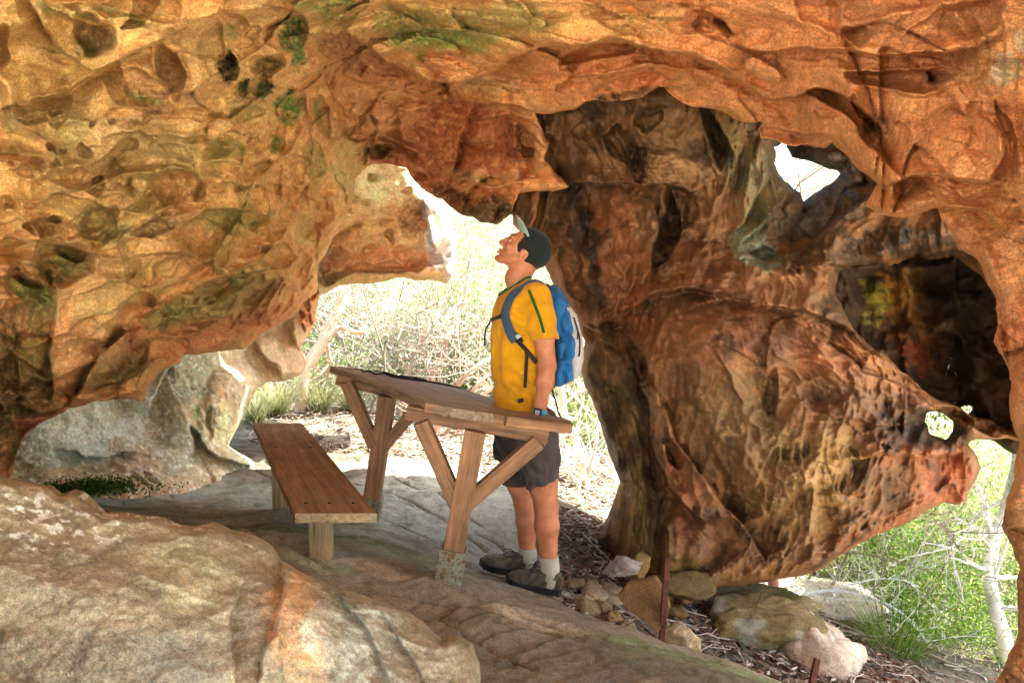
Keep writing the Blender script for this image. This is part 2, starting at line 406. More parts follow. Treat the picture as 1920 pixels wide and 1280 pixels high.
# ---------- roof and left overhang (one mass)
roof_poly = [(-1000, 1500), (-120, 1500), (-20, 1000), (28, 860), (52, 812), (75, 795), (130, 768), (180, 752), (240, 742), (262, 752), (275, 730), (300, 700), (345, 668), (420, 655), (455, 652),
    (490, 625), (540, 600), (566, 575), (592, 545), (594, 500), (612, 470), (640, 415), (660, 372), (672, 335), (686, 310), (700, 306), (735, 312), (760, 320), (790, 352), (830, 372), (858, 395), (900, 418),
    (935, 418), (962, 400), (975, 362), (1005, 356), (1034, 360), (1064, 350), (1048, 330), (1026, 300), (1034, 268), (1012, 236), (1004, 214), (1040, 208), (1100, 192), (1180, 190), (1225, 170), (1245, 158), (1262, 178), (1300, 200), (1345, 205), (1375, 225), (1415, 232), (1442, 222),
    (1420, 240), (1425, 262), (1500, 272), (1530, 278), (1562, 262), (1590, 290), (1615, 320), (1650, 345), (1622, 385), (1650, 405), (1690, 410), (1755, 392), (1780, 420), (1800, 470), (1840, 500),
    (1868, 560), (1866, 640), (1890, 700), (1896, 780), (1912, 830), (1905, 880), (1888, 930), (1884, 1000), (1905, 1060), (1916, 1130), (1912, 1190), (1893, 1232), (1866, 1290), (1850, 1500),
    (2900, 1500), (2900, -2400), (-1000, -2400)]
roof_ctrl = [(-2600, 500, .9), (-2600, 1400, .95), (-1000, 0, 1.5), (-1000, 800, 1.9), (-200, 1300, 2.6), (0, 0, 2.15), (0, 400, 2.7), (0, 800, 3.3), (0, -1000, .8), (960, -1000, .8), (960, -3500, .30), (-2600, -3500, .3), (3600, -3500, .3),
    (1900, -1000, .72), (3600, 0, .75), (3600, 1300, .8), (1920, 1280, 1.95), (1900, 900, 2.15), (1850, 600, 2.35), (1760, 420, 2.6), (1900, 200, 2.05), (1500, 0, 2.5), (1500, 250, 3.5), (1300, 190, 3.9), (1000, 0, 2.8), (1000, 180, 4.2),
    (1040, 345, 4.6), (970, 350, 4.9), (830, 360, 5.5), (700, 280, 5.3), (700, 100, 3.7), (600, 0, 2.6), (300, 300, 3.0), (500, 480, 4.2), (240, 740, 3.95), (60, 800, 3.4), (480, 640, 4.9), (590, 545, 5.6), (670, 350, 5.3), (1640, 380, 2.9)]
roof = Sheet("cave_ceiling", roof_poly, roof_ctrl, (-1100, 3000), (-2500, 1520), 2.5, seed=1, edge_noise=9, rim_px=20, rim_m=.16, thick=.45)
R_ = roof
# scalloped edges traced from the photograph: raised side above the line
for pts, h, wa, wb in [
    ([(590, 92), (640, 70), (700, 92), (760, 130), (830, 160), (900, 150), (960, 100), (1060, 78), (1150, 82), (1280, 98), (1340, 110), (1400, 150)], .16, 60, 90),
    ([(700, 255), (760, 215), (830, 190), (880, 195), (940, 195), (1010, 205)], .06, 40, 60),
    ([(640, 140), (700, 160), (790, 175), (870, 165)], .05, 25, 40),
    ([(965, 130), (1040, 128), (1100, 150), (1200, 120), (1290, 135)], .08, 30, 45),
    ([(1090, 190), (1140, 150), (1200, 130), (1260, 145)], .07, 30, 50),
    ([(1280, 98), (1360, 130), (1400, 165), (1470, 190), (1520, 165), (1600, 180), (1660, 250)], .12, 45, 60),
    ([(1380, 80), (1440, 100), (1500, 92), (1580, 95), (1690, 100), (1830, 90)], .12, 40, 60),
    ([(1380, 60), (1350, 30), (1290, 10)], -.08, 30, 40),
    ([(1420, 235), (1500, 250), (1560, 255), (1620, 320), (1660, 350)], .08, 35, 40),
    ([(1510, 170), (1590, 215), (1630, 260), (1660, 300), (1690, 330)], -.10, 35, 40),
    ([(1640, 400), (1700, 405), (1780, 380), (1850, 395), (1890, 430)], .10, 40, 60),
    ([(1630, 345), (1680, 335), (1720, 330), (1740, 320)], .09, 30, 30),
    ([(1650, 340), (1740, 325), (1850, 340), (1890, 310), (1870, 230), (1830, 215)], .07, 30, 50),
    ([(700, 270), (760, 300), (800, 320), (815, 362)], .07, 25, 30),
    ([(815, 362), (850, 345), (870, 330), (900, 345), (930, 358), (985, 350)], .10, 30, 40),
    ([(690, 240), (730, 262), (790, 290)], .06, 20, 40),
    ([(850, 330), (880, 210), (900, 190)], .08, 40, 30),
    ([(975, 340), (968, 280), (972, 220)], .10, 40, 30),
    ([(780, 200), (830, 220), (900, 230), (960, 215)], .04, 20, 30),
    # left ceiling
    ([(50, 0), (90, 60), (130, 110), (170, 135), (200, 132), (250, 100), (330, 60), (350, 45)], .07, 40, 50),
    ([(45, 185), (100, 180), (140, 158), (190, 138), (240, 118), (300, 98)], .05, 30, 60),
    ([(0, 205), (60, 190), (130, 175)], .05, 25, 40),
    ([(190, 260), (260, 250), (340, 255), (420, 262), (470, 285)], .04, 25, 40),
    ([(60, 380), (110, 360), (200, 385), (240, 400), (300, 330), (330, 312), (365, 320)], .05, 30, 40),
    ([(0, 440), (50, 455), (100, 455), (160, 465), (190, 480)], .06, 25, 50),
    ([(100, 470), (150, 500), (180, 450)], -.05, 30, 30),
    ([(100, 760), (98, 640), (100, 560), (90, 500)], -.06, 60, 40),
    ([(0, 530), (30, 510), (60, 520), (100, 545)], .10, 30, 40),
    ([(20, 650), (60, 690), (100, 690)], .08, 30, 40),
    ([(30, 760), (60, 775), (110, 770), (135, 750)], .08, 30, 40),
    ([(130, 770), (170, 700), (220, 625), (270, 610)], -.08, 40, 45),
    ([(270, 615), (340, 590), (420, 600), (500, 600), (560, 570)], .05, 25, 30),
    ([(240, 480), (330, 470), (400, 490), (440, 530)], .04, 30, 50),
    ([(380, 530), (430, 520), (500, 500), (560, 470)], .05, 20, 35),
    ([(440, 440), (520, 430), (570, 420), (620, 380)], .05, 20, 35),
    ([(370, 330), (440, 350), (500, 340), (560, 350), (620, 330)], .05, 22, 30),
    ([(200, 200), (270, 205), (320, 210), (330, 200)], .05, 20, 40),
    ([(380, 300), (430, 310), (500, 300), (560, 290), (610, 320)], .04, 22, 30),
    ([(600, 100), (610, 160), (640, 220), (650, 260), (690, 262)], -.10, 50, 70),
    ([(1830, 480), (1870, 560), (1872, 640), (1900, 720)], -.05, 20, 30)]:
    R_.lip(pts, h, wa, wb)
for a in [(178, 68, 40, 36, 10, .10), (263, 12, 80, 34, 0, .10), (-8, 90, 26, 34, 0, .10), (150, 15, 30, 12, 20, .05), (125, 45, 14, 20, -20, .03),
    (325, 135, 24, 48, -15, .12), (250, 165, 60, 34, 20, .09), (395, 85, 24, 30, -20, .05), (440, 45, 30, 22, 30, .07), (425, 125, 16, 30, 0, .14), (500, 122, 36, 20, -10, .12), (540, 65, 32, 44, 25, .12), (590, 105, 14, 20, 0, .05),
    (495, 160, 22, 18, 30, .10), (545, 195, 26, 38, 8, .10), (460, 165, 12, 18, 0, .09), (600, 215, 14, 40, -15, .08), (520, 265, 14, 28, 15, .06), (460, 215, 30, 20, 0, .05), (480, 62, 20, 14, 0, .04),
    (60, 225, 22, 14, 0, .04), (100, 212, 12, 8, 0, .05), (108, 230, 18, 10, 0, .04), (175, 232, 6, 7, 0, .04), (210, 232, 6, 7, 0, .04), (255, 231, 11, 6, 0, .05), (110, 283, 20, 12, 15, .07), (158, 283, 14, 12, 0, .06), (240, 275, 18, 12, 0, .05),
    (60, 315, 34, 16, 5, .05), (90, 345, 34, 22, -10, .04), (140, 335, 24, 18, 0, .04), (182, 350, 16, 18, 30, .07), (215, 325, 16, 22, 0, .04), (240, 355, 10, 16, 0, .05), (20, 385, 22, 14, -10, .07), (60, 383, 14, 10, 0, .04), (15, 290, 20, 18, 0, .05),
    (82, 425, 36, 18, 5, .10), (190, 420, 42, 32, 10, .10), (295, 425, 36, 17, -18, .09), (340, 355, 50, 40, -30, .10), (345, 395, 40, 12, -5, .06), (395, 350, 22, 26, 10, .07), (455, 345, 22, 14, -20, .07), (520, 345, 30, 20, 15, .08), (450, 410, 60, 22, 0, .08), (560, 380, 26, 26, 0, .08), (585, 300, 24, 34, -20, .08), (555, 330, 16, 24, 0, .06),
    (410, 285, 30, 14, -10, .06), (470, 300, 30, 10, 0, .05), (330, 285, 40, 12, 8, .05), (390, 255, 40, 14, 0, .04), (380, 215, 50, 12, 3, .04), (470, 275, 20, 12, -30, .05),
    (120, 490, 62, 40, -20, .13), (50, 480, 40, 16, 5, .06), (470, 465, 26, 15, 0, .10), (520, 480, 32, 26, -30, .12), (450, 515, 12, 8, 0, .06), (445, 494, 9, 5, 0, .05), (375, 535, 20, 7, 0, .05), (420, 545, 40, 20, -20, .06), (470, 560, 22, 22, 0, .06), (312, 585, 10, 13, 20, .06), (350, 620, 18, 12, 0, .06), (245, 515, 12, 7, -20, .05), (315, 500, 28, 18, -10, .04),
    (400, 575, 24, 12, 10, .05), (510, 540, 30, 16, -25, .06), (440, 610, 30, 12, 0, .05), (560, 500, 22, 14, -40, .07), (590, 440, 20, 14, -40, .07), (615, 400, 14, 20, 30, .07), (620, 360, 16, 12, 0, .06),
    (240, 655, 42, 36, -30, .12), (235, 672, 10, 8, 0, .05), (250, 650, 8, 8, 0, .05), (210, 710, 60, 16, -25, .06), (200, 755, 30, 14, 0, .06),
    (60, 515, 46, 20, 20, .10), (30, 600, 30, 40, 0, .06), (20, 700, 16, 44, 10, .08), (50, 720, 30, 14, -20, .06), (75, 655, 30, 24, 0, -.06), (75, 740, 36, 30, 0, -.06),
    (830, 165, 16, 14, 0, .10), (805, 160, 12, 12, 0, .06), (735, 265, 28, 18, 10, .10), (650, 250, 20, 12, 0, .04), (710, 285, 22, 16, 0, .18), (1120, 95, 60, 18, -8, .12), (1075, 110, 26, 22, -20, .07), (1290, 110, 90, 16, 5, .05), (1180, 155, 60, 22, -20, .06),
    (1610, 65, 26, 22, 10, .06), (1530, 20, 50, 26, 10, .06), (1690, 150, 88, 22, -3, .20, .3), (1760, 140, 26, 16, 0, .14), (1400, 50, 60, 30, 10, .05), (1310, 45, 60, 20, 5, .06), (1625, 215, 10, 40, -40, .14), (1640, 238, 16, 12, 40, .14), (1690, 260, 20, 30, 20, .05), (1545, 215, 24, 12, 30, .07), (1700, 350, 30, 22, 0, .10), (1890, 250, 10, 50, -20, .06), (1650, 10, 70, 24, 0, .06), (1800, 40, 90, 34, -10, .07)]:
    R_.pit(*a)
for a in [(180, 600, 100, 150, 10, .14), (1790, 280, 120, 80, -5, .14), (1560, 230, 80, 44, 35, .10), (1500, 130, 110, 30, 5, .06), (1350, 190, 50, 50, 0, .07), (1120, 60, 160, 40, 0, .06), (840, 270, 80, 80, 0, .10), (920, 290, 60, 60, 0, .08), (1040, 165, 70, 34, 0, .08), (1680, 390, 50, 26, 0, .08), (1850, 480, 24, 60, -20, .06), (1885, 640, 18, 50, 0, .05), (80, 100, 80, 70, 0, .05)]:
    R_.bulge(*a)
for a in [([(1010, 60), (1060, 20), (1100, 10)], .012, 5), ([(1140, 70), (1160, 40), (1250, 10)], .012, 4), ([(230, 92), (280, 68), (310, 45), (345, 35)], .015, 3), ([(80, 165), (100, 155), (130, 130)], .012, 3), ([(1840, 640), (1838, 700)], .02, 5), ([(1700, 100), (1800, 110), (1900, 60)], .03, 5), ([(1440, 20), (1500, 60), (1560, 65)], .03, 8), ([(1560, 0), (1562, 40), (1585, 60)], .05, 7), ([(620, 60), (600, 200), (560, 260)], -.02, 10)]:
    R_.crack(*a)
for a in [([(770, 10), (800, 60), (850, 90), (880, 60)], .035, 11, 60), ([(600, 200), (700, 180), (800, 200)], .03, 13, 80), ([(640, 110), (720, 130)], .03, 10, 40), ([(600, 90), (690, 130), (740, 170)], .03, 10, 50), ([(1690, 200), (1680, 280), (1660, 330)], .025, 11, 40), ([(1700, 330), (1800, 350), (1880, 300)], .02, 10, 50), ([(1100, 40), (1250, 30)], .012, 16, 60), ([(760, 250), (860, 300)], .02, 13, 60), ([(1400, 100), (1550, 120), (1800, 105)], .02, 15, 40), ([(240, 190), (350, 200), (450, 215)], .02, 12, 50)]:
    R_.flow(*a)
# natural weathering: honeycomb hollows, ribs and grain
q = R_.Pw.reshape(-1, 3); shp = R_.X.shape; XX, YY = R_.X.ravel(), R_.Y.ravel()
qa = warp(q, .22, 2.6, 3)
wl = sstep(760, 560, XX + .15 * YY) * sstep(-700, -100, YY)                   # left ceiling: honeycomb
def bowls(p, sc, seed, A, B, convex=False):
    f1, f2, cid, wz = worley(p * np.array(sc), seed, .95, True); r = np.clip(2 * f1 / (f1 + f2), 0, 1); b_ = 1 - r ** 2
    k = .15 + .85 * sstep(.2, .9, cid)
    return (A * k * b_ * (1 if convex else -1)) + B * np.clip(-wz, -.6, .6) * (.4 + .6 * cid)
hon = bowls(qa, (2.6, 2.2, 4.2), 4, .24, .16) + bowls(warp(q, .12, 5, 19), (6.0, 5.0, 8.5), 6, .10, .08) * sstep(-.2, .25, fbm(q * 1.6, 2, 17))
lob = bowls(warp(q, .35, 1.6, 23), (1.5, 1.3, 3.4), 14, .26, .20, True) + bowls(warp(q, .2, 3, 29), (4, 3.4, 8), 16, .09, .10, True) * (1 - .75 * sstep(1150, 1400, XX))
R_.relief += (wl * hon + (1 - wl) * lob).reshape(shp)
g1, g2, gid = worley(warp(q, .1, 6, 9) * 14, 7)
R_.relief += (wl * (-.022) * sstep(.5, .85, gid) * sstep(.5, .15, g1)).reshape(shp)
rg = ridged(warp(q, .5, 1.3, 40) * np.array([1.8, 1.5, 3.2]), 4, 60)
R_.relief += (.05 * (rg - .4) * (1 - .45 * wl)).reshape(shp)
st = warp(q, .25, 1.8, 80); strat = (st[:, 2] * 16 + 1.5 * fbm(q * 2, 2, 5) + 3 * st[:, 0]) % 1.0
R_.relief += (.026 * (strat - .5) * np.minimum(1, (1 - strat) * 5) * (1 - .6 * wl) * sstep(-.1, .3, fbm(q * 1.7, 2, 99))).reshape(shp)
R_.relief += (.006 * (ridged(warp(q, .06, 7, 4) * 9, 4, 21) - .4) + .008 * fbm(q * 11, 5, 12) + .10 * fbm(q * 2.2, 3, 14)).reshape(shp)
ORG, YEL, RED, BRN, GRN, DGR, BLK, TAN, PNK, GRY = (208, 128, 62), (216, 158, 84), (178, 84, 40), (132, 78, 42), (128, 128, 40), (70, 96, 22), (46, 32, 22), (196, 150, 98), (206, 150, 110), (150, 140, 126)
roof_pat = [(250, 200, 520, 330, 10, YEL, .9), (60, 130, 160, 110, 0, (196, 142, 60), .6), (200, 260, 170, 60, 12, (184, 140, 92), .7), (190, 320, 150, 70, 0, (190, 146, 84), .5),
    (850, 40, 330, 60, 0, (206, 150, 70), .8), (1150, 50, 180, 45, 0, (196, 138, 60), .8), (780, 60, 70, 40, 20, GRN, .85), (860, 75, 60, 24, 0, (120, 134, 44), .9), (930, 40, 90, 30, 0, (150, 134, 60), .7),
    (840, 290, 150, 100, 0, (176, 84, 40), .9), (1100, 130, 150, 50, 0, (200, 110, 54), .7), (1240, 150, 70, 30, -20, (196, 88, 30), .8), (1650, 150, 420, 260, 0, (204, 112, 54), .9), (1800, 40, 160, 70, 0, (130, 66, 30), .6), (1860, 110, 60, 60, 0, (110, 52, 24), .5), (1760, 300, 130, 70, 0, (212, 122, 64), .8), (1500, 130, 120, 40, 0, (214, 128, 66), .7), (1700, 180, 40, 20, 0, (190, 130, 70), .5),
    (1560, 250, 90, 40, 20, (186, 104, 62), .7), (1840, 640, 90, 260, 0, (176, 84, 40), .7), (1890, 1150, 80, 200, 0, (120, 62, 28), .8), (1885, 130, 26, 40, 30, (150, 140, 130), .9), (1870, 150, 20, 14, 0, (120, 116, 118), .8), (1912, 80, 12, 20, 0, (170, 170, 160), .8),
    (550, 70, 30, 44, 25, DGR, .95), (560, 110, 22, 26, 0, (64, 110, 20), .9), (545, 200, 26, 40, 5, (84, 116, 30), .95), (500, 125, 34, 18, -10, (96, 80, 30), .8), (425, 130, 15, 26, 0, (58, 50, 20), .9), (460, 165, 12, 18, 0, DGR, .8), (495, 165, 20, 16, 0, (66, 84, 20), .9), (600, 215, 14, 36, -15, (120, 128, 50), .9), (520, 265, 14, 28, 15, (108, 120, 34), .9), (600, 10, 60, 16, 0, (110, 124, 34), .8), (655, 10, 14, 16, 0, (90, 110, 30), .8), (625, 35, 20, 16, 0, (140, 138, 60), .7),
    (178, 80, 40, 26, 0, (150, 110, 60), .7), (160, 90, 20, 20, 0, (120, 110, 50), .6), (260, 180, 50, 30, 20, (160, 94, 46), .7), (260, 182, 46, 8, 15, GRN, .7), (325, 140, 24, 40, -15, (160, 96, 50), .7), (435, 60, 20, 16, 0, GRN, .5), (130, 20, 60, 14, 10, (130, 120, 60), .6), (230, 30, 60, 8, 20, (110, 116, 50), .7),
    (460, 210, 30, 20, 0, (150, 140, 60), .5), (430, 280, 40, 16, 0, (150, 130, 50), .6), (590, 300, 26, 30, 0, (150, 138, 64), .6), (190, 425, 44, 30, 10, (140, 124, 50), .7), (440, 415, 70, 26, 0, (142, 126, 48), .8), (340, 360, 46, 34, -30, (160, 96, 52), .8), (295, 425, 34, 16, -18, (140, 100, 60), .7), (82, 425, 34, 18, 0, (150, 96, 50), .7),  # browns laid on the pits deepen them with painted shade
    (120, 500, 60, 30, -20, (126, 112, 40), .85), (60, 520, 60, 20, 20, (150, 96, 48), .7), (50, 550, 56, 20, 30, (128, 130, 48), .9), (75, 590, 22, 40, 0, (132, 134, 52), .8), (50, 620, 50, 50, 0, (150, 100, 50), .6), (70, 680, 40, 50, 0, (140, 110, 46), .8), (75, 740, 40, 34, 0, (128, 96, 40), .8), (30, 800, 60, 60, 0, (112, 84, 44), .7), (10, 700, 30, 160, 0, (92, 72, 34), .8),
    (380, 480, 60, 40, -20, (186, 110, 60), .6), (450, 525, 26, 12, 0, (120, 134, 30), .9), (400, 560, 120, 34, -20, (150, 126, 56), .8), (300, 600, 40, 24, -10, (132, 122, 50), .6), (240, 650, 46, 40, -20, (176, 92, 44), .8), (210, 700, 80, 24, -20, (130, 104, 40), .8), (420, 630, 150, 22, -16, (196, 100, 52), .85), (520, 590, 80, 20, -30, (196, 104, 54), .8), (180, 600, 60, 110, 10, (206, 150, 96), .7), (90, 790, 60, 16, -10, (160, 70, 30), .9), (60, 815, 20, 14, 0, (150, 56, 22), .9), (520, 520, 60, 30, -30, (196, 130, 70), .5),
    (645, 400, 30, 80, 20, (200, 140, 84), .6), (660, 190, 80, 110, 0, (200, 122, 66), .8), (700, 130, 60, 30, 0, (176, 96, 50), .7), (640, 90, 40, 24, 0, (160, 86, 46), .7), (650, 300, 30, 50, 0, (180, 150, 90), .6),
    (710, 285, 30, 18, 0, (90, 60, 34), .8), (735, 310, 60, 14, 20, (170, 70, 36), .8), (900, 390, 90, 30, 10, (70, 40, 22), .85), (840, 370, 50, 20, 30, (110, 52, 28), .8), (930, 400, 50, 20, 0, (90, 66, 34), .8), (960, 250, 14, 50, 0, (110, 50, 26), .7), (1000, 280, 22, 60, 5, (204, 136, 76), .8), (910, 160, 60, 12, 0, (190, 150, 110), .6), (1200, 175, 90, 10, -10, (60, 40, 24), .8), (880, 330, 60, 14, 10, (150, 130, 60), .4),
    (1640, 240, 30, 20, 40, (90, 44, 34), .7), (1760, 145, 40, 14, 0, (110, 64, 32), .7), (1600, 30, 70, 20, 20, (150, 80, 34), .6)]
def roof_col(px, py, co, rel):
    c = patches(px, py, lin(ORG), roof_pat, 1)
    qn = co; n_ = fbm(warp(qn, .2, 3, 5) * 3.2, 4, 71); n2 = fbm(qn * 9, 3, 72)
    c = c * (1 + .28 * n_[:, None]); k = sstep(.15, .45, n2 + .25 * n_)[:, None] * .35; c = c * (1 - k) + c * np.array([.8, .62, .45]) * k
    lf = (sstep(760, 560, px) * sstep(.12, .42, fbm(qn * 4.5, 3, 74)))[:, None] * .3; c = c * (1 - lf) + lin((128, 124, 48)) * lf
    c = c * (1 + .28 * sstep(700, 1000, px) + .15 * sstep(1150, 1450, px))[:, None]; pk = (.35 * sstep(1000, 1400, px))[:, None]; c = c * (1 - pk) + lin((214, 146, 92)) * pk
    return desat(c, .3, 1.2, (1.0, 1.05, .76))
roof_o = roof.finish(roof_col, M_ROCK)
# ---------- central and right rock mass with its window holes
HOLE_SKY = [(1448, 272), (1480, 272), (1530, 280), (1560, 265), (1612, 318), (1640, 345), (1600, 350), (1572, 380), (1545, 420), (1520, 455), (1500, 450), (1478, 455), (1500, 420), (1512, 385), (1500, 360), (1484, 350), (1462, 330), (1448, 310)]
HOLE_DARK = [(1572, 510), (1605, 500), (1660, 496), (1720, 476), (1790, 482), (1845, 520), (1880, 600), (1900, 700), (1900, 812), (1850, 790), (1800, 765), (1730, 735), (1690, 700), (1655, 655), (1625, 640), (1600, 600), (1572, 550)]
HOLE_RND = [(1735, 790), (1742, 776), (1760, 772), (1778, 778), (1787, 790), (1785, 808), (1772, 818), (1756, 815), (1745, 810)]
pil_poly = [(950, 300), (955, 360), (962, 420), (985, 440), (1003, 470), (1030, 520), (1060, 570), (1082, 605), (1096, 640), (1090, 690), (1098, 722), (1118, 770), (1135, 820), (1150, 870), (1163, 905), (1150, 945), (1132, 985), (1120, 1010), (1150, 1040), (1180, 1085), (1190, 1140), (1290, 1140), (1330, 1100), (1420, 1092), (1505, 1078), (1545, 1062), (1590, 1030), (1640, 1003), (1690, 985), (1740, 958), (1772, 943), (1812, 948), (1816, 915), (1842, 876), (1828, 850), (1812, 830), (1830, 822), (1890, 820), (1990, 835), (2100, 300), (1990, 60), (950, 60)]
pil_ctrl = [(960, 360, 5.3), (1000, 500, 4.95), (1090, 650, 4.85), (1140, 850, 4.8), (1190, 1080, 4.45), (1130, 1000, 4.7), (1100, 220, 4.6), (1000, 100, 4.5), (1300, 220, 4.3), (1200, 140, 4.2), (1060, 300, 4.75), (1500, 260, 4.9), (1440, 350, 4.8), (1650, 420, 4.4), (1300, 420, 4.7), (1350, 600, 4.15), (1250, 750, 4.3), (1350, 850, 4.1), (1450, 1080, 4.35), (1650, 990, 4.35), (1830, 870, 4.35), (1600, 800, 3.95), (1550, 600, 4.2), (1900, 800, 4.3), (1900, 400, 4.0), (1800, 700, 4.3), (1300, 1060, 4.25), (2000, 100, 3.6), (1500, 60, 4.6)]
pil = Sheet("cave_wall", pil_poly, pil_ctrl, (940, 2100), (60, 1140), 2.5, holes=(HOLE_SKY, HOLE_DARK, HOLE_RND), seed=2, edge_noise=5, rim_px=22, rim_m=.20, thick=.55)
for pts, h, wa, wb in [
    ([(1050, 352), (1080, 342), (1140, 352), (1200, 348), (1255, 350), (1290, 366), (1315, 352)], .15, 70, 50),
    ([(1090, 605), (1150, 598), (1200, 570), (1250, 540), (1310, 545), (1400, 565), (1480, 580), (1560, 600), (1640, 655), (1740, 725), (1880, 800)], .11, 40, 46),
    ([(1090, 610), (1130, 620), (1165, 612)], .06, 16, 30),
    ([(1480, 600), (1560, 650), (1620, 690), (1700, 730), (1800, 790), (1900, 830)], -.10, 36, 46),
    ([(1560, 600), (1640, 655), (1700, 700), (1780, 745), (1880, 800)], -.06, 14, 20),
    ([(1000, 470), (1010, 380), (1000, 250)], .06, 30, 40),
    ([(1180, 660), (1215, 740), (1225, 840), (1250, 920), (1330, 980)], .09, 34, 40),
    ([(1215, 700), (1260, 800), (1300, 880), (1370, 960), (1440, 1050)], -.08, 40, 44),
    ([(1160, 620), (1190, 640), (1220, 700)], .07, 20, 30),
    ([(1250, 820), (1250, 850), (1270, 885)], -.05, 14, 24),
    ([(1235, 560), (1290, 545), (1340, 560)], .04, 10, 14),
    ([(1430, 250), (1440, 330), (1400, 400), (1380, 440)], -.07, 30, 40),
    ([(1380, 460), (1410, 440), (1470, 370), (1500, 350)], .06, 16, 30),
    ([(1510, 460), (1560, 420), (1600, 390), (1640, 345)], -.09, 24, 30),
    ([(1340, 470), (1400, 480), (1440, 500), (1480, 460), (1520, 470)], -.07, 24, 40),
    ([(1490, 500), (1560, 505), (1620, 495), (1680, 480)], .08, 24, 30),
    ([(1220, 370), (1235, 440), (1225, 500), (1200, 540)], -.06, 24, 30),
    ([(1260, 350), (1275, 430), (1260, 480), (1230, 500)], .07, 22, 26),
    ([(1320, 440), (1330, 480), (1310, 520)], -.05, 16, 24),
    ([(1560, 870), (1660, 850), (1720, 860), (1800, 850)], .05, 24, 40),
    ([(1520, 775), (1600, 785), (1650, 800), (1720, 785)], .03, 10, 16),
    ([(1430, 690), (1440, 600), (1500, 595)], -.02, 20, 30),
    ([(1330, 640), (1370, 700), (1390, 760)], .03, 20, 30)]:
    pil.lip(pts, h, wa, wb)
for a in [(1345, 265, 22, 60, -25, .16), (1160, 270, 22, 40, 0, .14), (1195, 310, 16, 34, 0, .10), (1215, 225, 34, 16, -20, .16), (1100, 240, 30, 18, 0, .07), (1265, 400, 28, 54, 10, .13), (1120, 400, 30, 50, 0, .05), (1080, 520, 20, 60, -30, .09), (1490, 500, 10, 18, 20, .10), (1360, 500, 30, 16, 0, .06), (1550, 560, 30, 22, 20, .07), (1640, 620, 30, 14, 20, .05), (1440, 490, 34, 24, 10, .10), (1440, 900, 16, 50, 10, .05), (1230, 880, 14, 60, -8, .06), (1265, 860, 22, 34, 0, .05), (1440, 740, 16, 40, 0, .05), (1700, 800, 40, 40, 0, .16), (1755, 800, 50, 42, 0, .14), (1540, 740, 40, 16, 10, .03), (1240, 1020, 14, 44, 0, .06), (1200, 1000, 12, 40, 0, .05), (1780, 930, 20, 16, 0, .05), (1600, 850, 14, 8, 0, .04), (1520, 690, 24, 14, 0, .03)]:
    pil.pit(*a)
for a in [(1350, 660, 150, 110, 0, .12), (1200, 250, 60, 30, 0, .05), (1250, 310, 110, 34, 5, .10), (1450, 330, 34, 36, 0, .12), (1430, 400, 26, 60, 20, .10), (1480, 420, 40, 40, 0, .05), (1560, 450, 60, 34, 0, .12), (1320, 480, 30, 30, 0, .08), (1355, 520, 24, 18, 0, .06), (1395, 530, 22, 16, 0, .05), (1300, 1000, 60, 70, 0, .08), (1190, 900, 36, 160, -6, .09), (1520, 930, 140, 90, -10, .07), (1740, 870, 90, 50, -10, .07), (1110, 660, 24, 60, -20, .05), (1060, 420, 30, 100, -5, .06), (1170, 430, 34, 80, 0, .06), (1600, 760, 60, 24, 15, .05)]:
    pil.bulge(*a)
for a in [([(1440, 405), (1500, 360), (1540, 335)], .03, 3), ([(1190, 660), (1215, 720), (1210, 770)], .08, 10), ([(1230, 840), (1215, 930), (1210, 1060)], .03, 8), ([(1290, 880), (1340, 980), (1350, 1070)], .03, 12), ([(1240, 1080), (1235, 1000), (1260, 930)], .03, 8), ([(1280, 1080), (1290, 1000)], .02, 8), ([(1410, 560), (1450, 610), (1440, 700)], .008, 5), ([(1100, 420), (1110, 600), (1160, 800)], .02, 10), ([(1050, 480), (1040, 350)], .02, 8), ([(1130, 460), (1150, 560)], .02, 8)]:
    pil.crack(*a)
for a in [([(1100, 330), (1200, 320), (1300, 330)], .02, 9, 30), ([(1200, 290), (1320, 300)], .015, 10, 30), ([(1090, 600), (1250, 540), (1400, 560)], .03, 11, 40), ([(1500, 600), (1700, 720), (1880, 820)], .03, 12, 36), ([(1330, 545), (1500, 575)], .02, 9, 25), ([(1020, 330), (1050, 345)], .015, 8, 30), ([(1500, 1060), (1640, 985), (1800, 930)], .02, 12, 30)]:
    pil.flow(*a)
q = pil.Pw.reshape(-1, 3); shp = pil.X.shape
qs = warp(q, .3, 2.0, 33)
rg = ridged(qs * np.array([2.6, 2.6, 1.1]), 4, 60)
fl_ = ridged(warp(q, .35, 1.5, 93) * np.array([4.2, 4.2, .8]), 3, 61); fl2 = ridged(warp(q, .2, 2.5, 95) * np.array([10, 10, 2.2]), 3, 62)
msk = 1 - .6 * np.exp(-((pil.X.ravel() - 1360) / 160) ** 2 - ((pil.Y.ravel() - 660) / 110) ** 2)
pil.relief += (msk * (.15 * (fl_ - .4) + .05 * (fl2 - .4)) + .08 * (rg - .4) + .06 * fbm(qs * 1.6, 3, 5) + bowls(warp(q, .3, 2, 97), (2.2, 2.2, 2.6), 44, .09, .05, True)).reshape(shp)
up_ = sstep(620, 420, pil.Y.ravel())
f1, f2, cid = worley(warp(q, .2, 3, 8) * np.array([4, 4, 3.2]), 3)
pil.relief += (up_ * .10 * (.5 - np.clip(f1, 0, 1))).reshape(shp)
pil.relief += (.010 * (ridged(warp(q, .08, 5, 4) * np.array([8, 8, 5]), 4, 21) - .4) + .012 * fbm(q * 11, 5, 12)).reshape(shp)
g1, g2, gid = worley(warp(q, .05, 8, 9) * 26, 7)
low = sstep(760, 860, pil.Y.ravel()) * sstep(1350, 1450, pil.X.ravel())
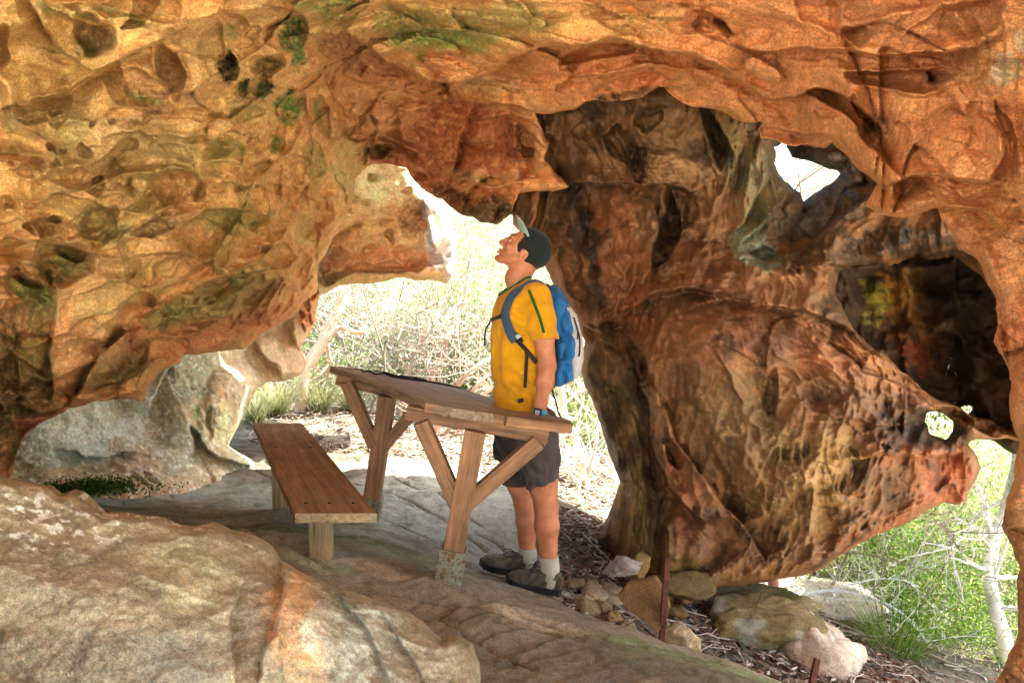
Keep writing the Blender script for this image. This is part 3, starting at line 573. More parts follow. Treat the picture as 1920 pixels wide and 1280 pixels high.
pil.relief += (low * (-.010) * sstep(.4, .8, gid) * sstep(.6, .2, g1) + low * .02 * ridged(q * 7, 3, 4)).reshape(shp)
pil_pat = [(1250, 250, 300, 100, 0, (140, 92, 52), .9), (1100, 300, 90, 130, 0, (124, 78, 46), .8), (1180, 200, 100, 16, 0, (70, 50, 32), .6), (1270, 260, 60, 50, 0, (140, 92, 50), .7), (1250, 315, 110, 34, 5, (176, 118, 68), .8), (1380, 300, 40, 80, -20, (150, 124, 60), .7), (1345, 265, 18, 60, -25, (50, 42, 30), .9), (1195, 300, 26, 50, 10, (44, 30, 22), .8), (1120, 340, 40, 20, 0, (90, 60, 40), .6),  # near-black on the narrow pits is shade put into the colour
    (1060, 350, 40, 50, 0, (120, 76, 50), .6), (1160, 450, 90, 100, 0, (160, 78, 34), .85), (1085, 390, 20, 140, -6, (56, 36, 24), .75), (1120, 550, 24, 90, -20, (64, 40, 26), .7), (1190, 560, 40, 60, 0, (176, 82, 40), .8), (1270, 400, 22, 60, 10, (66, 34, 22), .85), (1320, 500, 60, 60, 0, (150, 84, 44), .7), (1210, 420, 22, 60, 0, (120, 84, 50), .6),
    (1440, 330, 60, 60, 0, (136, 122, 104), .8), (1420, 410, 22, 60, 15, (156, 146, 100), .9), (1470, 410, 50, 60, 0, (104, 90, 84), .8), (1420, 470, 44, 26, 25, (146, 152, 138), .8), (1440, 490, 26, 20, 0, (110, 122, 102), .8), (1500, 420, 14, 30, 20, (160, 176, 180), .7), (1570, 400, 40, 60, 0, (84, 60, 46), .8), (1600, 400, 40, 30, 0, (70, 56, 44), .7), (1550, 470, 70, 26, 0, (130, 80, 44), .8), (1700, 440, 120, 36, 5, (62, 44, 30), .85), (1620, 470, 30, 16, 0, (120, 72, 40), .5),  # grey-whites below the upper hole paint in skylight on the rock
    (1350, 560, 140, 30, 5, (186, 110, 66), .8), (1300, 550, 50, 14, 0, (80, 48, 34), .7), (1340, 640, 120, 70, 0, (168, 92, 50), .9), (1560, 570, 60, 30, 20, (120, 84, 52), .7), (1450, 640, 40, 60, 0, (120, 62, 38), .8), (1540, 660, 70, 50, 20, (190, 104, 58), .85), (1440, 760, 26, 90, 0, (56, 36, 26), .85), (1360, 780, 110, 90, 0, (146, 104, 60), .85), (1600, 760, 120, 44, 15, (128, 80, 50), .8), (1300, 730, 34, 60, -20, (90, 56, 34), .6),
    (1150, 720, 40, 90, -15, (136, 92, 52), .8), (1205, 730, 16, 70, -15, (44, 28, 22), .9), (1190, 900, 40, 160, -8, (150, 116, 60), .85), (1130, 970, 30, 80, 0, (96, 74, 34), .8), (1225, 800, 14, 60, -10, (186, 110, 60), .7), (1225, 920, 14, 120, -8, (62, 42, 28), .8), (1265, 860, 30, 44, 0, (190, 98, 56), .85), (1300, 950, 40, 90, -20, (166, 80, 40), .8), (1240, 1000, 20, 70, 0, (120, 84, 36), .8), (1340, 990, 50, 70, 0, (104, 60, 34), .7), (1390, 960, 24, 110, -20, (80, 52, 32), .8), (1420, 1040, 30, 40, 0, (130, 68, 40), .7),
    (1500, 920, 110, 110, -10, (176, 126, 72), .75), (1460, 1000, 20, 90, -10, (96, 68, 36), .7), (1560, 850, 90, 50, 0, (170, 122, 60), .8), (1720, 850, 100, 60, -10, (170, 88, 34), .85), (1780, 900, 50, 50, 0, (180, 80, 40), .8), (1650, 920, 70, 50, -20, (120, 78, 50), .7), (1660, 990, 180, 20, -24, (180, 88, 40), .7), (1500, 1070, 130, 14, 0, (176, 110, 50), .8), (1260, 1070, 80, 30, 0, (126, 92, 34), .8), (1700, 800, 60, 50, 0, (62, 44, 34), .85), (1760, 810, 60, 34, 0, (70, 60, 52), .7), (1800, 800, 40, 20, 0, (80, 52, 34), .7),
    (1700, 720, 200, 16, 32, (196, 116, 70), .7), (1820, 790, 100, 12, 30, (190, 120, 74), .7), (1860, 660, 40, 160, 0, (40, 36, 26), .8), (1720, 460, 170, 34, 0, (44, 34, 28), .9), (1620, 500, 70, 24, 0, (84, 58, 40), .8), (1570, 560, 34, 60, 20, (78, 54, 38), .8), (1640, 640, 50, 16, 40, (70, 48, 34), .7), (1060, 420, 40, 90, 0, (58, 40, 30), .8), (1110, 480, 16, 110, -8, (40, 28, 24), .85), (1240, 460, 20, 70, 5, (46, 30, 24), .8), (1130, 830, 20, 100, -20, (100, 74, 46), .6), (1320, 860, 40, 40, 0, (120, 80, 44), .5), (1000, 490, 20, 60, -30, (70, 48, 40), .8), (1040, 560, 16, 60, -35, (60, 40, 30), .7)]  # darks around the big hollow paint its shade out over the rim
def pil_col(px, py, co, rel):
    c = patches(px, py, lin((160, 96, 52)), pil_pat, 2)
    n_ = fbm(warp(co, .25, 3, 5) * np.array([5, 5, 1.6]), 4, 71); n2 = fbm(co * 8, 3, 72)
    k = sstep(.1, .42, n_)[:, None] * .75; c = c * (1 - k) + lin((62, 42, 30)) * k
    k = sstep(.25, .55, n2)[:, None] * .2 ; c = c * (1 - k) + lin((180, 120, 70)) * k
    c = c * (1 + .3 * n2[:, None])
    return desat(c, .24, .95, (.99, 1.07, .80))
M_WALL = rock_material('damp_brown_rock', 55, .5, rough=.62, spec=.35)
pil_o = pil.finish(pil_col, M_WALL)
# ---------- inner wall behind the holes
HOLE_OUT = [(1500 + 1.3 * (a - 1500), 315 + 1.3 * (b - 315)) for a, b in [(1452, 255), (1478, 262), (1488, 300), (1525, 312), (1560, 322), (1545, 338), (1520, 350), (1505, 362), (1470, 352), (1430, 345), (1430, 265)]]
rec = Sheet("cave_inner_wall", [(1380, 180), (2150, 180), (2150, 880), (1900, 850), (1840, 815), (1560, 760), (1500, 520), (1380, 420)], [(1400, 200, 5.3), (1400, 420, 5.4), (1560, 300, 5.2), (1600, 400, 5.2), (1560, 520, 4.9), (1700, 500, 5.1), (1750, 650, 5.1), (1900, 500, 4.9), (2100, 600, 4.8), (1900, 830, 4.8), (2100, 200, 4.7)], (1370, 2160), (170, 890), 4, edge_noise=3, holes=(HOLE_OUT, [(1700, 760), (1820, 765), (1800, 850), (1710, 850)]), seed=5, thick=.4)
for a in [(1700, 560, 90, 60, 0, .2), (1760, 680, 60, 70, 0, .2), (1850, 600, 50, 100, 0, .2)]: rec.pit(*a)
for a in [(1660, 560, 40, 50, 0, .25), (1700, 540, 24, 60, 0, .2), (1560, 300, 30, 24, 0, .2), (1600, 330, 34, 30, 0, .2), (1550, 390, 40, 50, 0, .2), (1710, 670, 30, 40, 0, .2)]: rec.bulge(*a)
rec.relief += (.32 * ridged(rec.Pw.reshape(-1, 3) * 2.4, 4, 5) + .05 * fbm(rec.Pw.reshape(-1, 3) * 9, 3, 5)).reshape(rec.X.shape)
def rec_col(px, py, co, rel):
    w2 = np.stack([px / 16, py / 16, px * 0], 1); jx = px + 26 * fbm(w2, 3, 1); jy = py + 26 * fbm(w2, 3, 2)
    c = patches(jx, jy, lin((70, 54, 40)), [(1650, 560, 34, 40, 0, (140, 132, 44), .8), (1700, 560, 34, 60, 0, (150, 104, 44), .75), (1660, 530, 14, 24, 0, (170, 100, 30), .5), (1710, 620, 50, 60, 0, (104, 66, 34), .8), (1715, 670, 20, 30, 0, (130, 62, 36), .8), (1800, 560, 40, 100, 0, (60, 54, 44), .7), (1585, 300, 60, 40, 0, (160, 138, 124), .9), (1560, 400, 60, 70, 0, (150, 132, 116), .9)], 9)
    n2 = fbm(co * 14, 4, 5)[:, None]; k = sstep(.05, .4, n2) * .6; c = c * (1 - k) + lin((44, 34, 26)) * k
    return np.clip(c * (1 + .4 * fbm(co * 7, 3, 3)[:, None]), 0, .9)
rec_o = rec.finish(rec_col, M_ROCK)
# ---------- far left wall: pitted bright overhang, ribs and the pale shelf below the ceiling
bw_poly = [(-700, 500), (-100, 420), (560, 250), (700, 200), (772, 300), (790, 352), (812, 372), (838, 396), (852, 430), (856, 470), (850, 515), (838, 532), (812, 526), (782, 528), (745, 520), (700, 530), (640, 533), (600, 552), (592, 580), (589, 610), (576, 632), (566, 650), (573, 682), (566, 700), (545, 712), (530, 716), (500, 718), (478, 735), (462, 765), (452, 790), (430, 835), (470, 862), (520, 900), (400, 1000), (-700, 1000)]
bw_ctrl = [(-700, 700, 2.9), (0, 600, 4.2), (0, 880, 4.1), (130, 900, 4.4), (240, 850, 4.8), (240, 930, 4.5), (350, 800, 5.3), (400, 880, 5.3), (470, 880, 5.7), (430, 700, 6.0), (480, 730, 6.3), (565, 660, 6.9), (590, 560, 7.0), (600, 450, 6.9), (750, 480, 6.8), (850, 450, 6.8), (700, 320, 6.5), (830, 380, 6.6), (600, 250, 6.4), (0, 1000, 3.9), (400, 1000, 5.0)]
bw = Sheet("cave_back_wall", bw_poly, bw_ctrl, (-700, 870), (200, 1000), 2.5, seed=3, edge_noise=5, rim_px=18, rim_m=.3, thick=.6)
for pts, h, wa, wb in [([(370, 850), (350, 790), (365, 740), (400, 700)], .05, 40, 30), ([(480, 640), (500, 670), (525, 690), (528, 716)], .10, 24, 40), ([(540, 600), (548, 640), (570, 668), (566, 700)], .08, 24, 40), ([(600, 470), (650, 430), (720, 410), (800, 420)], .08, 20, 40), ([(600, 540), (660, 505), (720, 515), (830, 500)], -.10, 26, 30), ([(795, 370), (800, 440), (820, 480)], .12, 30, 14), ([(360, 800), (390, 850), (440, 870), (480, 876)], .05, 30, 30), ([(100, 850), (200, 852), (260, 842)], .04, 10, 20), ([(270, 780), (300, 730), (330, 680)], .06, 30, 30)]: bw.lip(pts, h, wa, wb)
for a in [(705, 335, 13, 11, 0, .12), (690, 380, 7, 7, 0, .08), (672, 372, 8, 10, 0, .08), (740, 400, 16, 12, 0, .06), (730, 420, 12, 8, 0, .06), (675, 425, 12, 8, 0, .10), (720, 450, 26, 12, 10, .06), (700, 475, 24, 16, 0, .08), (640, 480, 14, 22, 0, .10), (745, 475, 16, 14, 0, .06), (790, 400, 12, 26, 0, .08), (735, 445, 10, 12, 0, .14), (585, 555, 5, 12, 10, .12), (575, 575, 5, 10, 0, .12), (562, 590, 6, 10, 0, .12), (580, 600, 5, 12, 0, .12), (565, 615, 5, 8, 0, .10), (660, 395, 6, 6, 0, .06), (760, 360, 10, 8, 0, .06), (650, 440, 8, 5, -30, .1), (610, 500, 8, 14, 30, .12), (390, 800, 8, 30, 10, .05)]: bw.pit(*a)
for a in [(740, 370, 60, 50, 0, .12), (700, 500, 110, 30, 0, .12), (440, 740, 50, 70, 20, .16), (545, 670, 26, 40, 0, .1), (330, 760, 40, 90, -10, .12)]: bw.bulge(*a)
for a in [([(620, 530), (720, 515), (840, 520)], .04, 9, 24), ([(640, 420), (760, 410)], .03, 10, 30), ([(600, 550), (590, 480), (640, 420)], .03, 11, 24), ([(300, 640), (330, 760), (420, 860)], .03, 16, 60)]: bw.flow(*a)
q = bw.Pw.reshape(-1, 3)
bw.relief += (.08 * (ridged(warp(q, .3, 2, 3) * 1.6, 3, 8) - .4) + .03 * fbm(q * 9, 4, 3)).reshape(bw.X.shape)
g1, g2, gid = worley(q * 11, 7); bw.relief += (sstep(520, 600, bw.X.ravel()) * (-.04) * sstep(.6, .85, gid) * sstep(.5, .15, g1)).reshape(bw.X.shape)
bw_pat = [(700, 360, 100, 60, 0, (236, 180, 120), .9), (720, 430, 120, 60, 0, (226, 150, 84), .9), (720, 500, 120, 30, 0, (214, 124, 66), .8), (700, 522, 140, 12, 0, (150, 120, 60), .8), (770, 400, 24, 40, 0, (110, 72, 44), .7), (835, 420, 22, 60, -8, (205, 180, 176), .95), (822, 465, 22, 40, -8, (206, 184, 186), .95), (846, 500, 10, 40, 0, (150, 130, 124), .8), (800, 375, 12, 30, 0, (190, 170, 170), .8), (580, 580, 16, 50, 10, (208, 124, 70), .9), (560, 650, 30, 40, 0, (196, 146, 110), .9), (500, 670, 34, 50, 10, (200, 160, 126), .9),  # pale peach on the overhang carries bounced sunlight in the colour
    (440, 700, 44, 60, 0, (190, 158, 126), .9), (400, 790, 40, 50, 0, (168, 150, 110), .8), (415, 740, 10, 60, 5, (196, 140, 80), .7), (350, 700, 60, 90, 0, (120, 122, 98), .8), (330, 820, 40, 90, -10, (138, 134, 114), .8), (260, 720, 50, 40, -20, (176, 168, 160), .9), (270, 800, 50, 40, 0, (170, 150, 130), .8), (170, 810, 120, 60, 0, (182, 180, 168), .9), (130, 850, 120, 24, 0, (160, 166, 154), .8), (190, 900, 60, 30, 0, (130, 116, 76), .7), (50, 860, 40, 60, 0, (110, 98, 62), .7), (10, 700, 30, 200, 0, (110, 90, 54), .9), (470, 850, 60, 30, 0, (150, 150, 130), .7), (370, 770, 12, 20, 0, (110, 128, 60), .8), (220, 860, 20, 40, 0, (150, 110, 80), .8), (415, 800, 20, 60, 0, (180, 180, 110), .5), (170, 920, 50, 16, 0, (70, 96, 30), .95)]
def bw_col(px, py, co, rel):
    c = patches(px, py, lin((170, 140, 104)), bw_pat, 3); n_ = fbm(co * 6, 4, 71)
    m = (px < 480)[:, None]; sp = sstep(.25, .5, fbm(co * 28, 3, 75))[:, None] * m; c = c * (1 - .35 * sp) + lin((80, 76, 64)) * .35 * sp
    sp = sstep(.3, .5, fbm(co * 34, 2, 79))[:, None] * m; c = c * (1 - .5 * sp) + lin((210, 206, 196)) * .5 * sp
    return desat(c * (1 + .2 * n_[:, None]), .2, 1.7, (.96, 1.05, 1.0))
bw_o = bw.finish(bw_col, M_ROCK)
# ---------- floor and land outside
fpts = [(602, 1018, 3.3), (528, 950, 4.4), (845, 1078, 3.4), (697, 962, 4.42), (1030, 1104, 3.75), (945, 1078, 3.98), (220, 940, 4.3), (480, 872, 5.9), (640, 830, 7.0), (750, 860, 6.0), (900, 950, 5.0), (1100, 960, 5.2), (1180, 1050, 4.5), (700, 1150, 2.9), (900, 1250, 2.7), (1200, 1235, 2.85), (1450, 1262, 3.1), (300, 1000, 3.5), (100, 930, 3.8), (1050, 1118, 3.7), (1300, 1200, 3.42)]
fw3 = [tuple(P(*p)) for p in fpts]
fxy = [(p[0], p[1]) for p in fw3] + [(0, .6), (-2.2, .3), (2.2, .3), (2.4, 2.0), (-3.5, 4), (-1.2, 8.5), (1, 8.5), (-3.5, 8.5), (2.2, 4.8), (3.5, 6), (0, -6), (5, 2), (1.5, 6.5)]
fz = [p[2] for p in fw3] + [.05, .35, -.25, -.4, .5, .0, -.25, .15, -.75, -1.25, .0, -.9, -.6]
def floor_base(x, y):
    z = tps(fxy, fz, x, y, 1.0, 1e-3); far = sstep(7, 10, np.hypot(x, y))
    out = -.35 - .25 * np.clip(x, -4, 5) / 2 + np.clip(y - 11, 0, 60) * .16 + np.clip(-y - 12, 0, 30) * .12 + .5 * fbm(np.stack([x.ravel() / 3, y.ravel() / 3, x.ravel() * 0], 1), 3, 44).reshape(x.shape)
    out = np.where(y > 0, out, -.1 + .2 * fbm(np.stack([x.ravel() / 3, y.ravel() / 3, x.ravel() * 0], 1), 2, 44).reshape(x.shape) + np.clip(-y - 12, 0, 30) * .12)
    return z * (1 - far) + out * far
LEDGE = [tuple(P(*p)[:2]) for p in [(985, 1010, 4.6), (1020, 1060, 4.1), (1060, 1118, 3.72), (1130, 1140, 3.6), (1200, 1168, 3.5), (1300, 1205, 3.4), (1400, 1235, 3.3), (1500, 1265, 3.2), (1600, 1320, 3.1)]]
LG = smooth_line(LEDGE)
def ledge_sd(x, y):
    """signed distance to the slab's broken edge, positive on the far side, and how much the edge counts"""
    q, tp = polyline(x, y, LG); yl = np.interp(x, LG[:, 0], LG[:, 1]); far_ = (y > yl) & (x > LG[0, 0])
    return np.where(far_, np.abs(q), -np.abs(q)), np.where(x > LG[0, 0] - .02, 1.0, 0.0)
CR = []
def floor_z(x, y, det=True):
    shp = x.shape; z = floor_base(x, y); p = np.stack([x.ravel(), y.ravel(), x.ravel() * 0 + .5], 1)
    # slab edge: the ground beyond drops
    q, tp = ledge_sd(x, y); wob = .05 * fbm(p * 3.5, 3, 31).reshape(shp); w = sstep(-.03, .05, q + wob) * tp * sstep(0, .35, x - LG[0, 0])
    z = z - (.10 + .16 * sstep(.2, 1.4, x)) * w * np.exp(-np.clip(q, 0, 9) / 2.5)
    if det:
        inn = 1 - sstep(6.5, 8.5, np.hypot(x, y)).ravel(); wp = warp(p, .18, 1.6, 5)
        u = (wp[:, 0] * .80 + wp[:, 1] * .60); v = (-wp[:, 0] * .60 + wp[:, 1] * .80)      # bedding runs away to the left
        s1 = (v * 2.6 + .5 * fbm(wp * 1.2, 2, 3) + .15 * u) % 1.0; s2 = (v * 7.5 + .8 * fbm(wp * 1.5, 2, 7)) % 1.0; s3 = (v * 21 + fbm(wp * 2.5, 2, 9)) % 1.0
        d = .02 * (s1 ** 2) * np.minimum(1, (1 - s1) * 14) + .009 * s2 * np.minimum(1, (1 - s2) * 6) + .006 * s3 * np.minimum(1, (1 - s3) * 4)
        d = d * inn * sstep(-.35, .25, fbm(p * 1.3, 2, 21)) + .05 * fbm(p * 1.4, 3, 22) * inn + .014 * fbm(p * 7, 4, 23) + .004 * fbm(p * 30, 2, 24)
        z = z + d.reshape(shp) - .03
        for ln, h, w in CR:
            m = (x > ln[:, 0].min() - .2) & (x < ln[:, 0].max() + .2) & (y > ln[:, 1].min() - .2) & (y < ln[:, 1].max() + .2)
            if m.any():
                X_, Y_ = x[m], y[m]; wp2 = np.stack([X_ * 7, Y_ * 7, X_ * 0], 1); qq, tt_ = polyline(X_ + .03 * fbm(wp2, 3, 2), Y_ + .03 * fbm(wp2, 3, 9), ln); z[m] -= tt_ * (h * np.exp(-(qq / w) ** 2) + h * .5 * np.exp(-np.abs(qq) / .09) * (qq < 0))
    return z
def floor_hit(px, py):
    Y = 4.0
    for _ in range(30):
        p = P(px, py, Y); z = floor_base(np.array([[p[0]]]), np.array([[p[1]]]))[0, 0]; Y = .5 * Y + .5 * (EYE[2] - z) * Y / max(EYE[2] - p[2], .05)
    return P(px, py, Y)[:2]
for pts, h, w in [([(500, 868), (570, 880), (640, 900), (700, 915), (780, 935), (860, 985), (905, 1025), (945, 1045)], .05, .018), ([(620, 960), (690, 955), (750, 975), (800, 1000), (850, 1010), (900, 1040)], .035, .014), ([(390, 890), (470, 878), (520, 900), (640, 930)], .03, .014), ([(880, 985), (930, 1010), (960, 1040), (980, 1060)], .04, .016), ([(720, 890), (800, 915), (850, 940), (910, 985)], .03, .014),
    ([(300, 1000), (420, 985), (520, 1000), (600, 1050)], .03, .014), ([(560, 1045), (680, 1085), (800, 1110), (900, 1135), (1010, 1170), (1100, 1200)], .04, .018), ([(900, 1110), (1000, 1150), (1130, 1190), (1300, 1230), (1420, 1262)], .035, .015), ([(1080, 1180), (1200, 1205), (1330, 1240)], .025, .012), ([(640, 1090), (780, 1140), (900, 1190), (1020, 1260)], .03, .015), ([(240, 935), (330, 925), (400, 900), (450, 880)], .03, .015), ([(620, 850), (700, 866), (780, 900)], .03, .014)]:
    CR.append((smooth_line([floor_hit(*p) for p in pts]), h, w))
def floor_at(x, y):
    return float(floor_z(np.array([[float(x)]]), np.array([[float(y)]]))[0, 0])
def axis(lo, hi, a, b, step, g=1.12, mx=1.5):
    mid = np.arange(a, b, step); L = [a]; s = step
    while L[-1] > lo: s = min(s * g, mx); L.append(L[-1] - s)
    R = [mid[-1]]; s = step
    while R[-1] < hi: s = min(s * g, mx); R.append(R[-1] + s)
    return np.concatenate([np.array(L[1:])[::-1], mid, np.array(R[1:])])
fx = axis(-45, 45, -2.6, 2.6, .011); fy = axis(-40, 60, 2.3, 6.6, .012)
FX, FY = np.meshgrid(fx, fy); FZ = floor_z(FX, FY)
n_y, n_x = FX.shape; ii = np.arange(n_x * n_y).reshape(n_y, n_x)
ff = np.stack([ii[:-1, :-1], ii[:-1, 1:], ii[1:, 1:], ii[1:, :-1]], -1).reshape(-1, 4)
fco = np.stack([FX, FY, FZ], -1).reshape(-1, 3)
def floor_col(co):
    d = co - EYE; yy = np.clip(co[:, 1], .8, None); 
    p = co * np.array([1, 1, .3]); n1 = fbm(p * 2.2, 4, 61); n2 = fbm(p * 9, 3, 62); n3 = fbm(p * 1.1, 3, 63)
    def blob(px, py, Y, rx, ry, col, st, c):
        w = P(px, py, Y); r = np.hypot((co[:, 0] - w[0]) / rx, (co[:, 1] - w[1]) / ry) + .5 * n1 + .25 * n2; k = (st * sstep(1.3, .7, r))[:, None]; return c * (1 - k) + lin(col) * k
    c = np.tile(lin((150, 146, 136)), (len(co), 1))
    k = sstep(4.4, 3.3, co[:, 1] + .6 * n1 - .35 * co[:, 0])[:, None]; c = c * (1 - k) + lin((138, 112, 82)) * k
    for a in [(330, 950, 4.0, .9, .5, (104, 88, 62), .7), (340, 985, 3.7, .9, .12, (92, 84, 40), .8), (300, 960, 4, .5, .15, (84, 96, 44), .6), (1250, 1215, 3.1, .5, .13, (106, 116, 30), .9), (1120, 1200, 3.1, .3, .08, (120, 126, 44), .8), (720, 1030, 3.7, .5, .12, (120, 124, 60), .6), (800, 1150, 3.0, .7, .2, (134, 104, 76), .7), (950, 1250, 2.8, .6, .25, (128, 106, 84), .8), (1300, 1260, 2.9, .5, .2, (110, 98, 62), .7), (1000, 1180, 3.2, .2, .08, (186, 150, 100), .7), (700, 1080, 3.3, .15, .06, (196, 140, 76), .7), (590, 1045, 3.2, .2, .06, (150, 140, 70), .7)]:
        c = blob(*a, c)
    # leaf litter and soil beyond the slab and outside
    q, tp = ledge_sd(co[:, 0], co[:, 1]); x, y = co[:, 0], co[:, 1]
    k = sstep(5.4, 6.2, y + .8 * n1 + .5 * np.clip(-x - 1, 0, 2)) ; k = np.maximum(k, sstep(0, .25, q + .12 * n1) * (tp > .02) * (y > 2.5))
    k = np.maximum(k, sstep(1.7, 2.4, x + .5 * n1) * .8) * (y > 1.0)
    soil = lin((104, 88, 72))[None] * (1 + .5 * n2[:, None]); c = c * (1 - k[:, None]) + soil * k[:, None]
    bounce_ground = lin((226, 212, 190)); k = sstep(1.6, .4, y + .4 * n1)[:, None]; c = c * (1 - k) + bounce_ground * k  # pale ground behind the camera, set bright to bounce light into the cave
    c = c * (1 + .22 * n2[:, None] + .25 * n1[:, None])
    dk = sstep(.3, .55, fbm(p * 16, 3, 66))[:, None] * .35 * (y < 7)[:, None]; c = c * (1 - dk) + lin((70, 62, 50)) * dk
    return desat(c, .5, 1.4, (.94, 1.04, .96))
ground = mesh("ground", fco, ff, M_GROUND, None, True, floor_col(fco)); tag(ground, kind='structure')
# ---------- foreground boulder
bo_poly = [(-900, 870), (-100, 872), (0, 893), (60, 903), (100, 910), (112, 926), (130, 920), (160, 938), (195, 960), (240, 960), (290, 968), (330, 980), (365, 987), (395, 981), (440, 996), (480, 1004), (510, 1022), (525, 1050), (560, 1068), (620, 1098), (690, 1122), (742, 1135), (790, 1160), (828, 1195), (858, 1188), (885, 1205), (900, 1240), (903, 1300), (880, 1600), (-900, 1600)]
bo_ctrl = [(-900, 900, 1.5), (-900, 1600, .8), (0, 893, 2.25), (0, 1280, 1.75), (0, 1600, 1.5), (250, 1100, 2.0), (195, 960, 2.3), (390, 990, 2.35), (520, 1045, 2.4), (480, 1250, 1.95), (560, 1150, 2.08), (700, 1130, 2.4), (700, 1250, 2.1), (860, 1200, 2.4), (890, 1290, 2.2), (400, 1600, 1.6), (860, 1600, 1.8)]
bo = Sheet("boulder", bo_poly, bo_ctrl, (-900, 920), (860, 1600), 2.5, seed=4, edge_noise=5, rim_px=20, rim_m=.22, thick=.5)
for pts, h, wa, wb in [([(520, 1050), (535, 1120), (520, 1180), (490, 1230), (480, 1290)], .022, 30, 20), ([(440, 1090), (450, 1130), (430, 1180), (440, 1280)], -.012, 30, 24), ([(560, 1070), (640, 1110), (700, 1190), (740, 1290)], .010, 50, 50), ([(700, 1130), (760, 1200), (800, 1290)], .008, 40, 40)]: bo.lip(pts, h, wa, wb)
for a in [([(560, 1075), (600, 1105), (640, 1135), (720, 1150)], .012, 3), ([(520, 1190), (518, 1230), (530, 1280)], .012, 2.5)]: bo.crack(*a)
q = bo.Pw.reshape(-1, 3)
bo.relief += (.06 * (ridged(warp(q, .2, 2, 3) * 2.2, 4, 8) - .4) + .022 * fbm(q * 8, 5, 3) + .012 * (ridged(warp(q, .05, 8, 2) * 9, 4, 6) - .4) + .006 * fbm(q * 34, 3, 4) + .04 * fbm(q * 1.6, 2, 9) + .02 * bowls(warp(q, .1, 3, 5), (5, 5, 5), 9, 1.0, .4, True)).reshape(bo.X.shape)
bo_pat = [(150, 1000, 260, 90, 15, (174, 146, 98), .8), (350, 1080, 140, 60, 15, (176, 154, 100), .8), (60, 1080, 160, 70, 0, (158, 128, 98), .7), (120, 1240, 200, 60, 0, (120, 106, 84), .7), (350, 1250, 90, 50, 0, (150, 138, 120), .8), (480, 1180, 34, 110, 0, (166, 138, 110), .8), (560, 1200, 54, 110, -8, (232, 158, 66), .98), (585, 1190, 20, 44, 0, (232, 204, 156), .8), (510, 1190, 12, 12, 0, (214, 120, 40), .9), (570, 1240, 16, 12, 0, (220, 140, 50), .9), (545, 1130, 24, 26, 0, (220, 150, 70), .9), (690, 1200, 100, 100, 30, (176, 172, 156), .95), (640, 1130, 50, 18, 30, (130, 122, 90), .7), (780, 1240, 70, 60, 0, (166, 148, 122), .8), (700, 1160, 40, 20, 20, (196, 188, 170), .8), (100, 910, 120, 14, 8, (150, 120, 66), .7), (500, 1020, 24, 14, 0, (160, 146, 90), .7)]
def bo_col(px, py, co, rel):
    c = patches(px, py, lin((168, 142, 104)), bo_pat, 4); n2 = fbm(co * 12, 3, 62); n3 = fbm(co * 60, 2, 8)
    li = sstep(.18, .32, fbm(co * 38, 3, 90)) * sstep(.0, .5, fbm(co * 5, 2, 91) + .9 - np.hypot((px - 150) / 220, (py - 980) / 70)); li = li[:, None]
    c = c * (1 + .3 * n2[:, None] + .15 * n3[:, None]); c = c * (1 - li) + lin((226, 222, 210)) * li
    dk = sstep(.2, .5, fbm(co * 20, 3, 66))[:, None] * .3 * (py > 1130)[:, None]; c = c * (1 - dk) + lin((86, 80, 66)) * dk
    return desat(c, .42, 1.3, (.94, 1.02, .94))
bo_o = bo.finish(bo_col, M_GROUND, None, 'large tan lichen-speckled boulder filling the lower left foreground', 'boulder')

# ---------- rock hull added over the cave (shapes the light, seen only from outside)
HB = -2.6
hx = np.linspace(-3.8, 3.5, 60); hy = np.linspace(HB, 6.4, 80); HX, HY = np.meshgrid(hx, hy)
nzh = fbm(np.stack([HX.ravel() * .7, HY.ravel() * .7, HX.ravel() * 0], 1), 4, 5).reshape(HX.shape)
edge = np.minimum(np.minimum(HX + 3.8, 3.5 - HX), np.minimum(HY - HB, np.where(HX < .4, 6.4, 6.2) - HY)); ok_ = (edge > -.01) & ~((HX > 1.3) & (HX < 2.5) & (HY > 5.0) & (HY < 5.6))
lowz = 2.85 + .10 * nzh + .25 * sstep(.5, 0, edge); topz = lowz + .12 + 1.3 * np.sqrt(np.clip(edge / 2.5, 0, 1)) + .4 * nzh * sstep(0, .6, edge)
nn_ = HX.size; ih = np.arange(nn_).reshape(HX.shape); cq = ok_[:-1, :-1] & ok_[1:, :-1] & ok_[:-1, 1:] & ok_[1:, 1:]
fa = np.stack([ih[:-1, :-1][cq], ih[1:, :-1][cq], ih[1:, 1:][cq], ih[:-1, 1:][cq]], 1); fb = fa[:, ::-1] + nn_
E = np.concatenate([fa[:, [0, 1]], fa[:, [1, 2]], fa[:, [2, 3]], fa[:, [3, 0]]]); B = E[~np.isin(E[:, 0] * nn_ + E[:, 1], E[:, 1] * nn_ + E[:, 0])]
fs_ = np.stack([B[:, 1], B[:, 0], B[:, 0] + nn_, B[:, 1] + nn_], 1)
hc_ = np.concatenate([np.stack([HX, HY, lowz], -1).reshape(-1, 3), np.stack([HX, HY, topz], -1).reshape(-1, 3)])
hcol = np.tile(lin((170, 140, 104)), (len(hc_), 1)) * (1 + .4 * fbm(hc_ * 2, 3, 4)[:, None])
tag(mesh("added_roof_hull", hc_, np.concatenate([fa, fb, fs_]), M_GROUND, None, True, hcol), kind='structure')
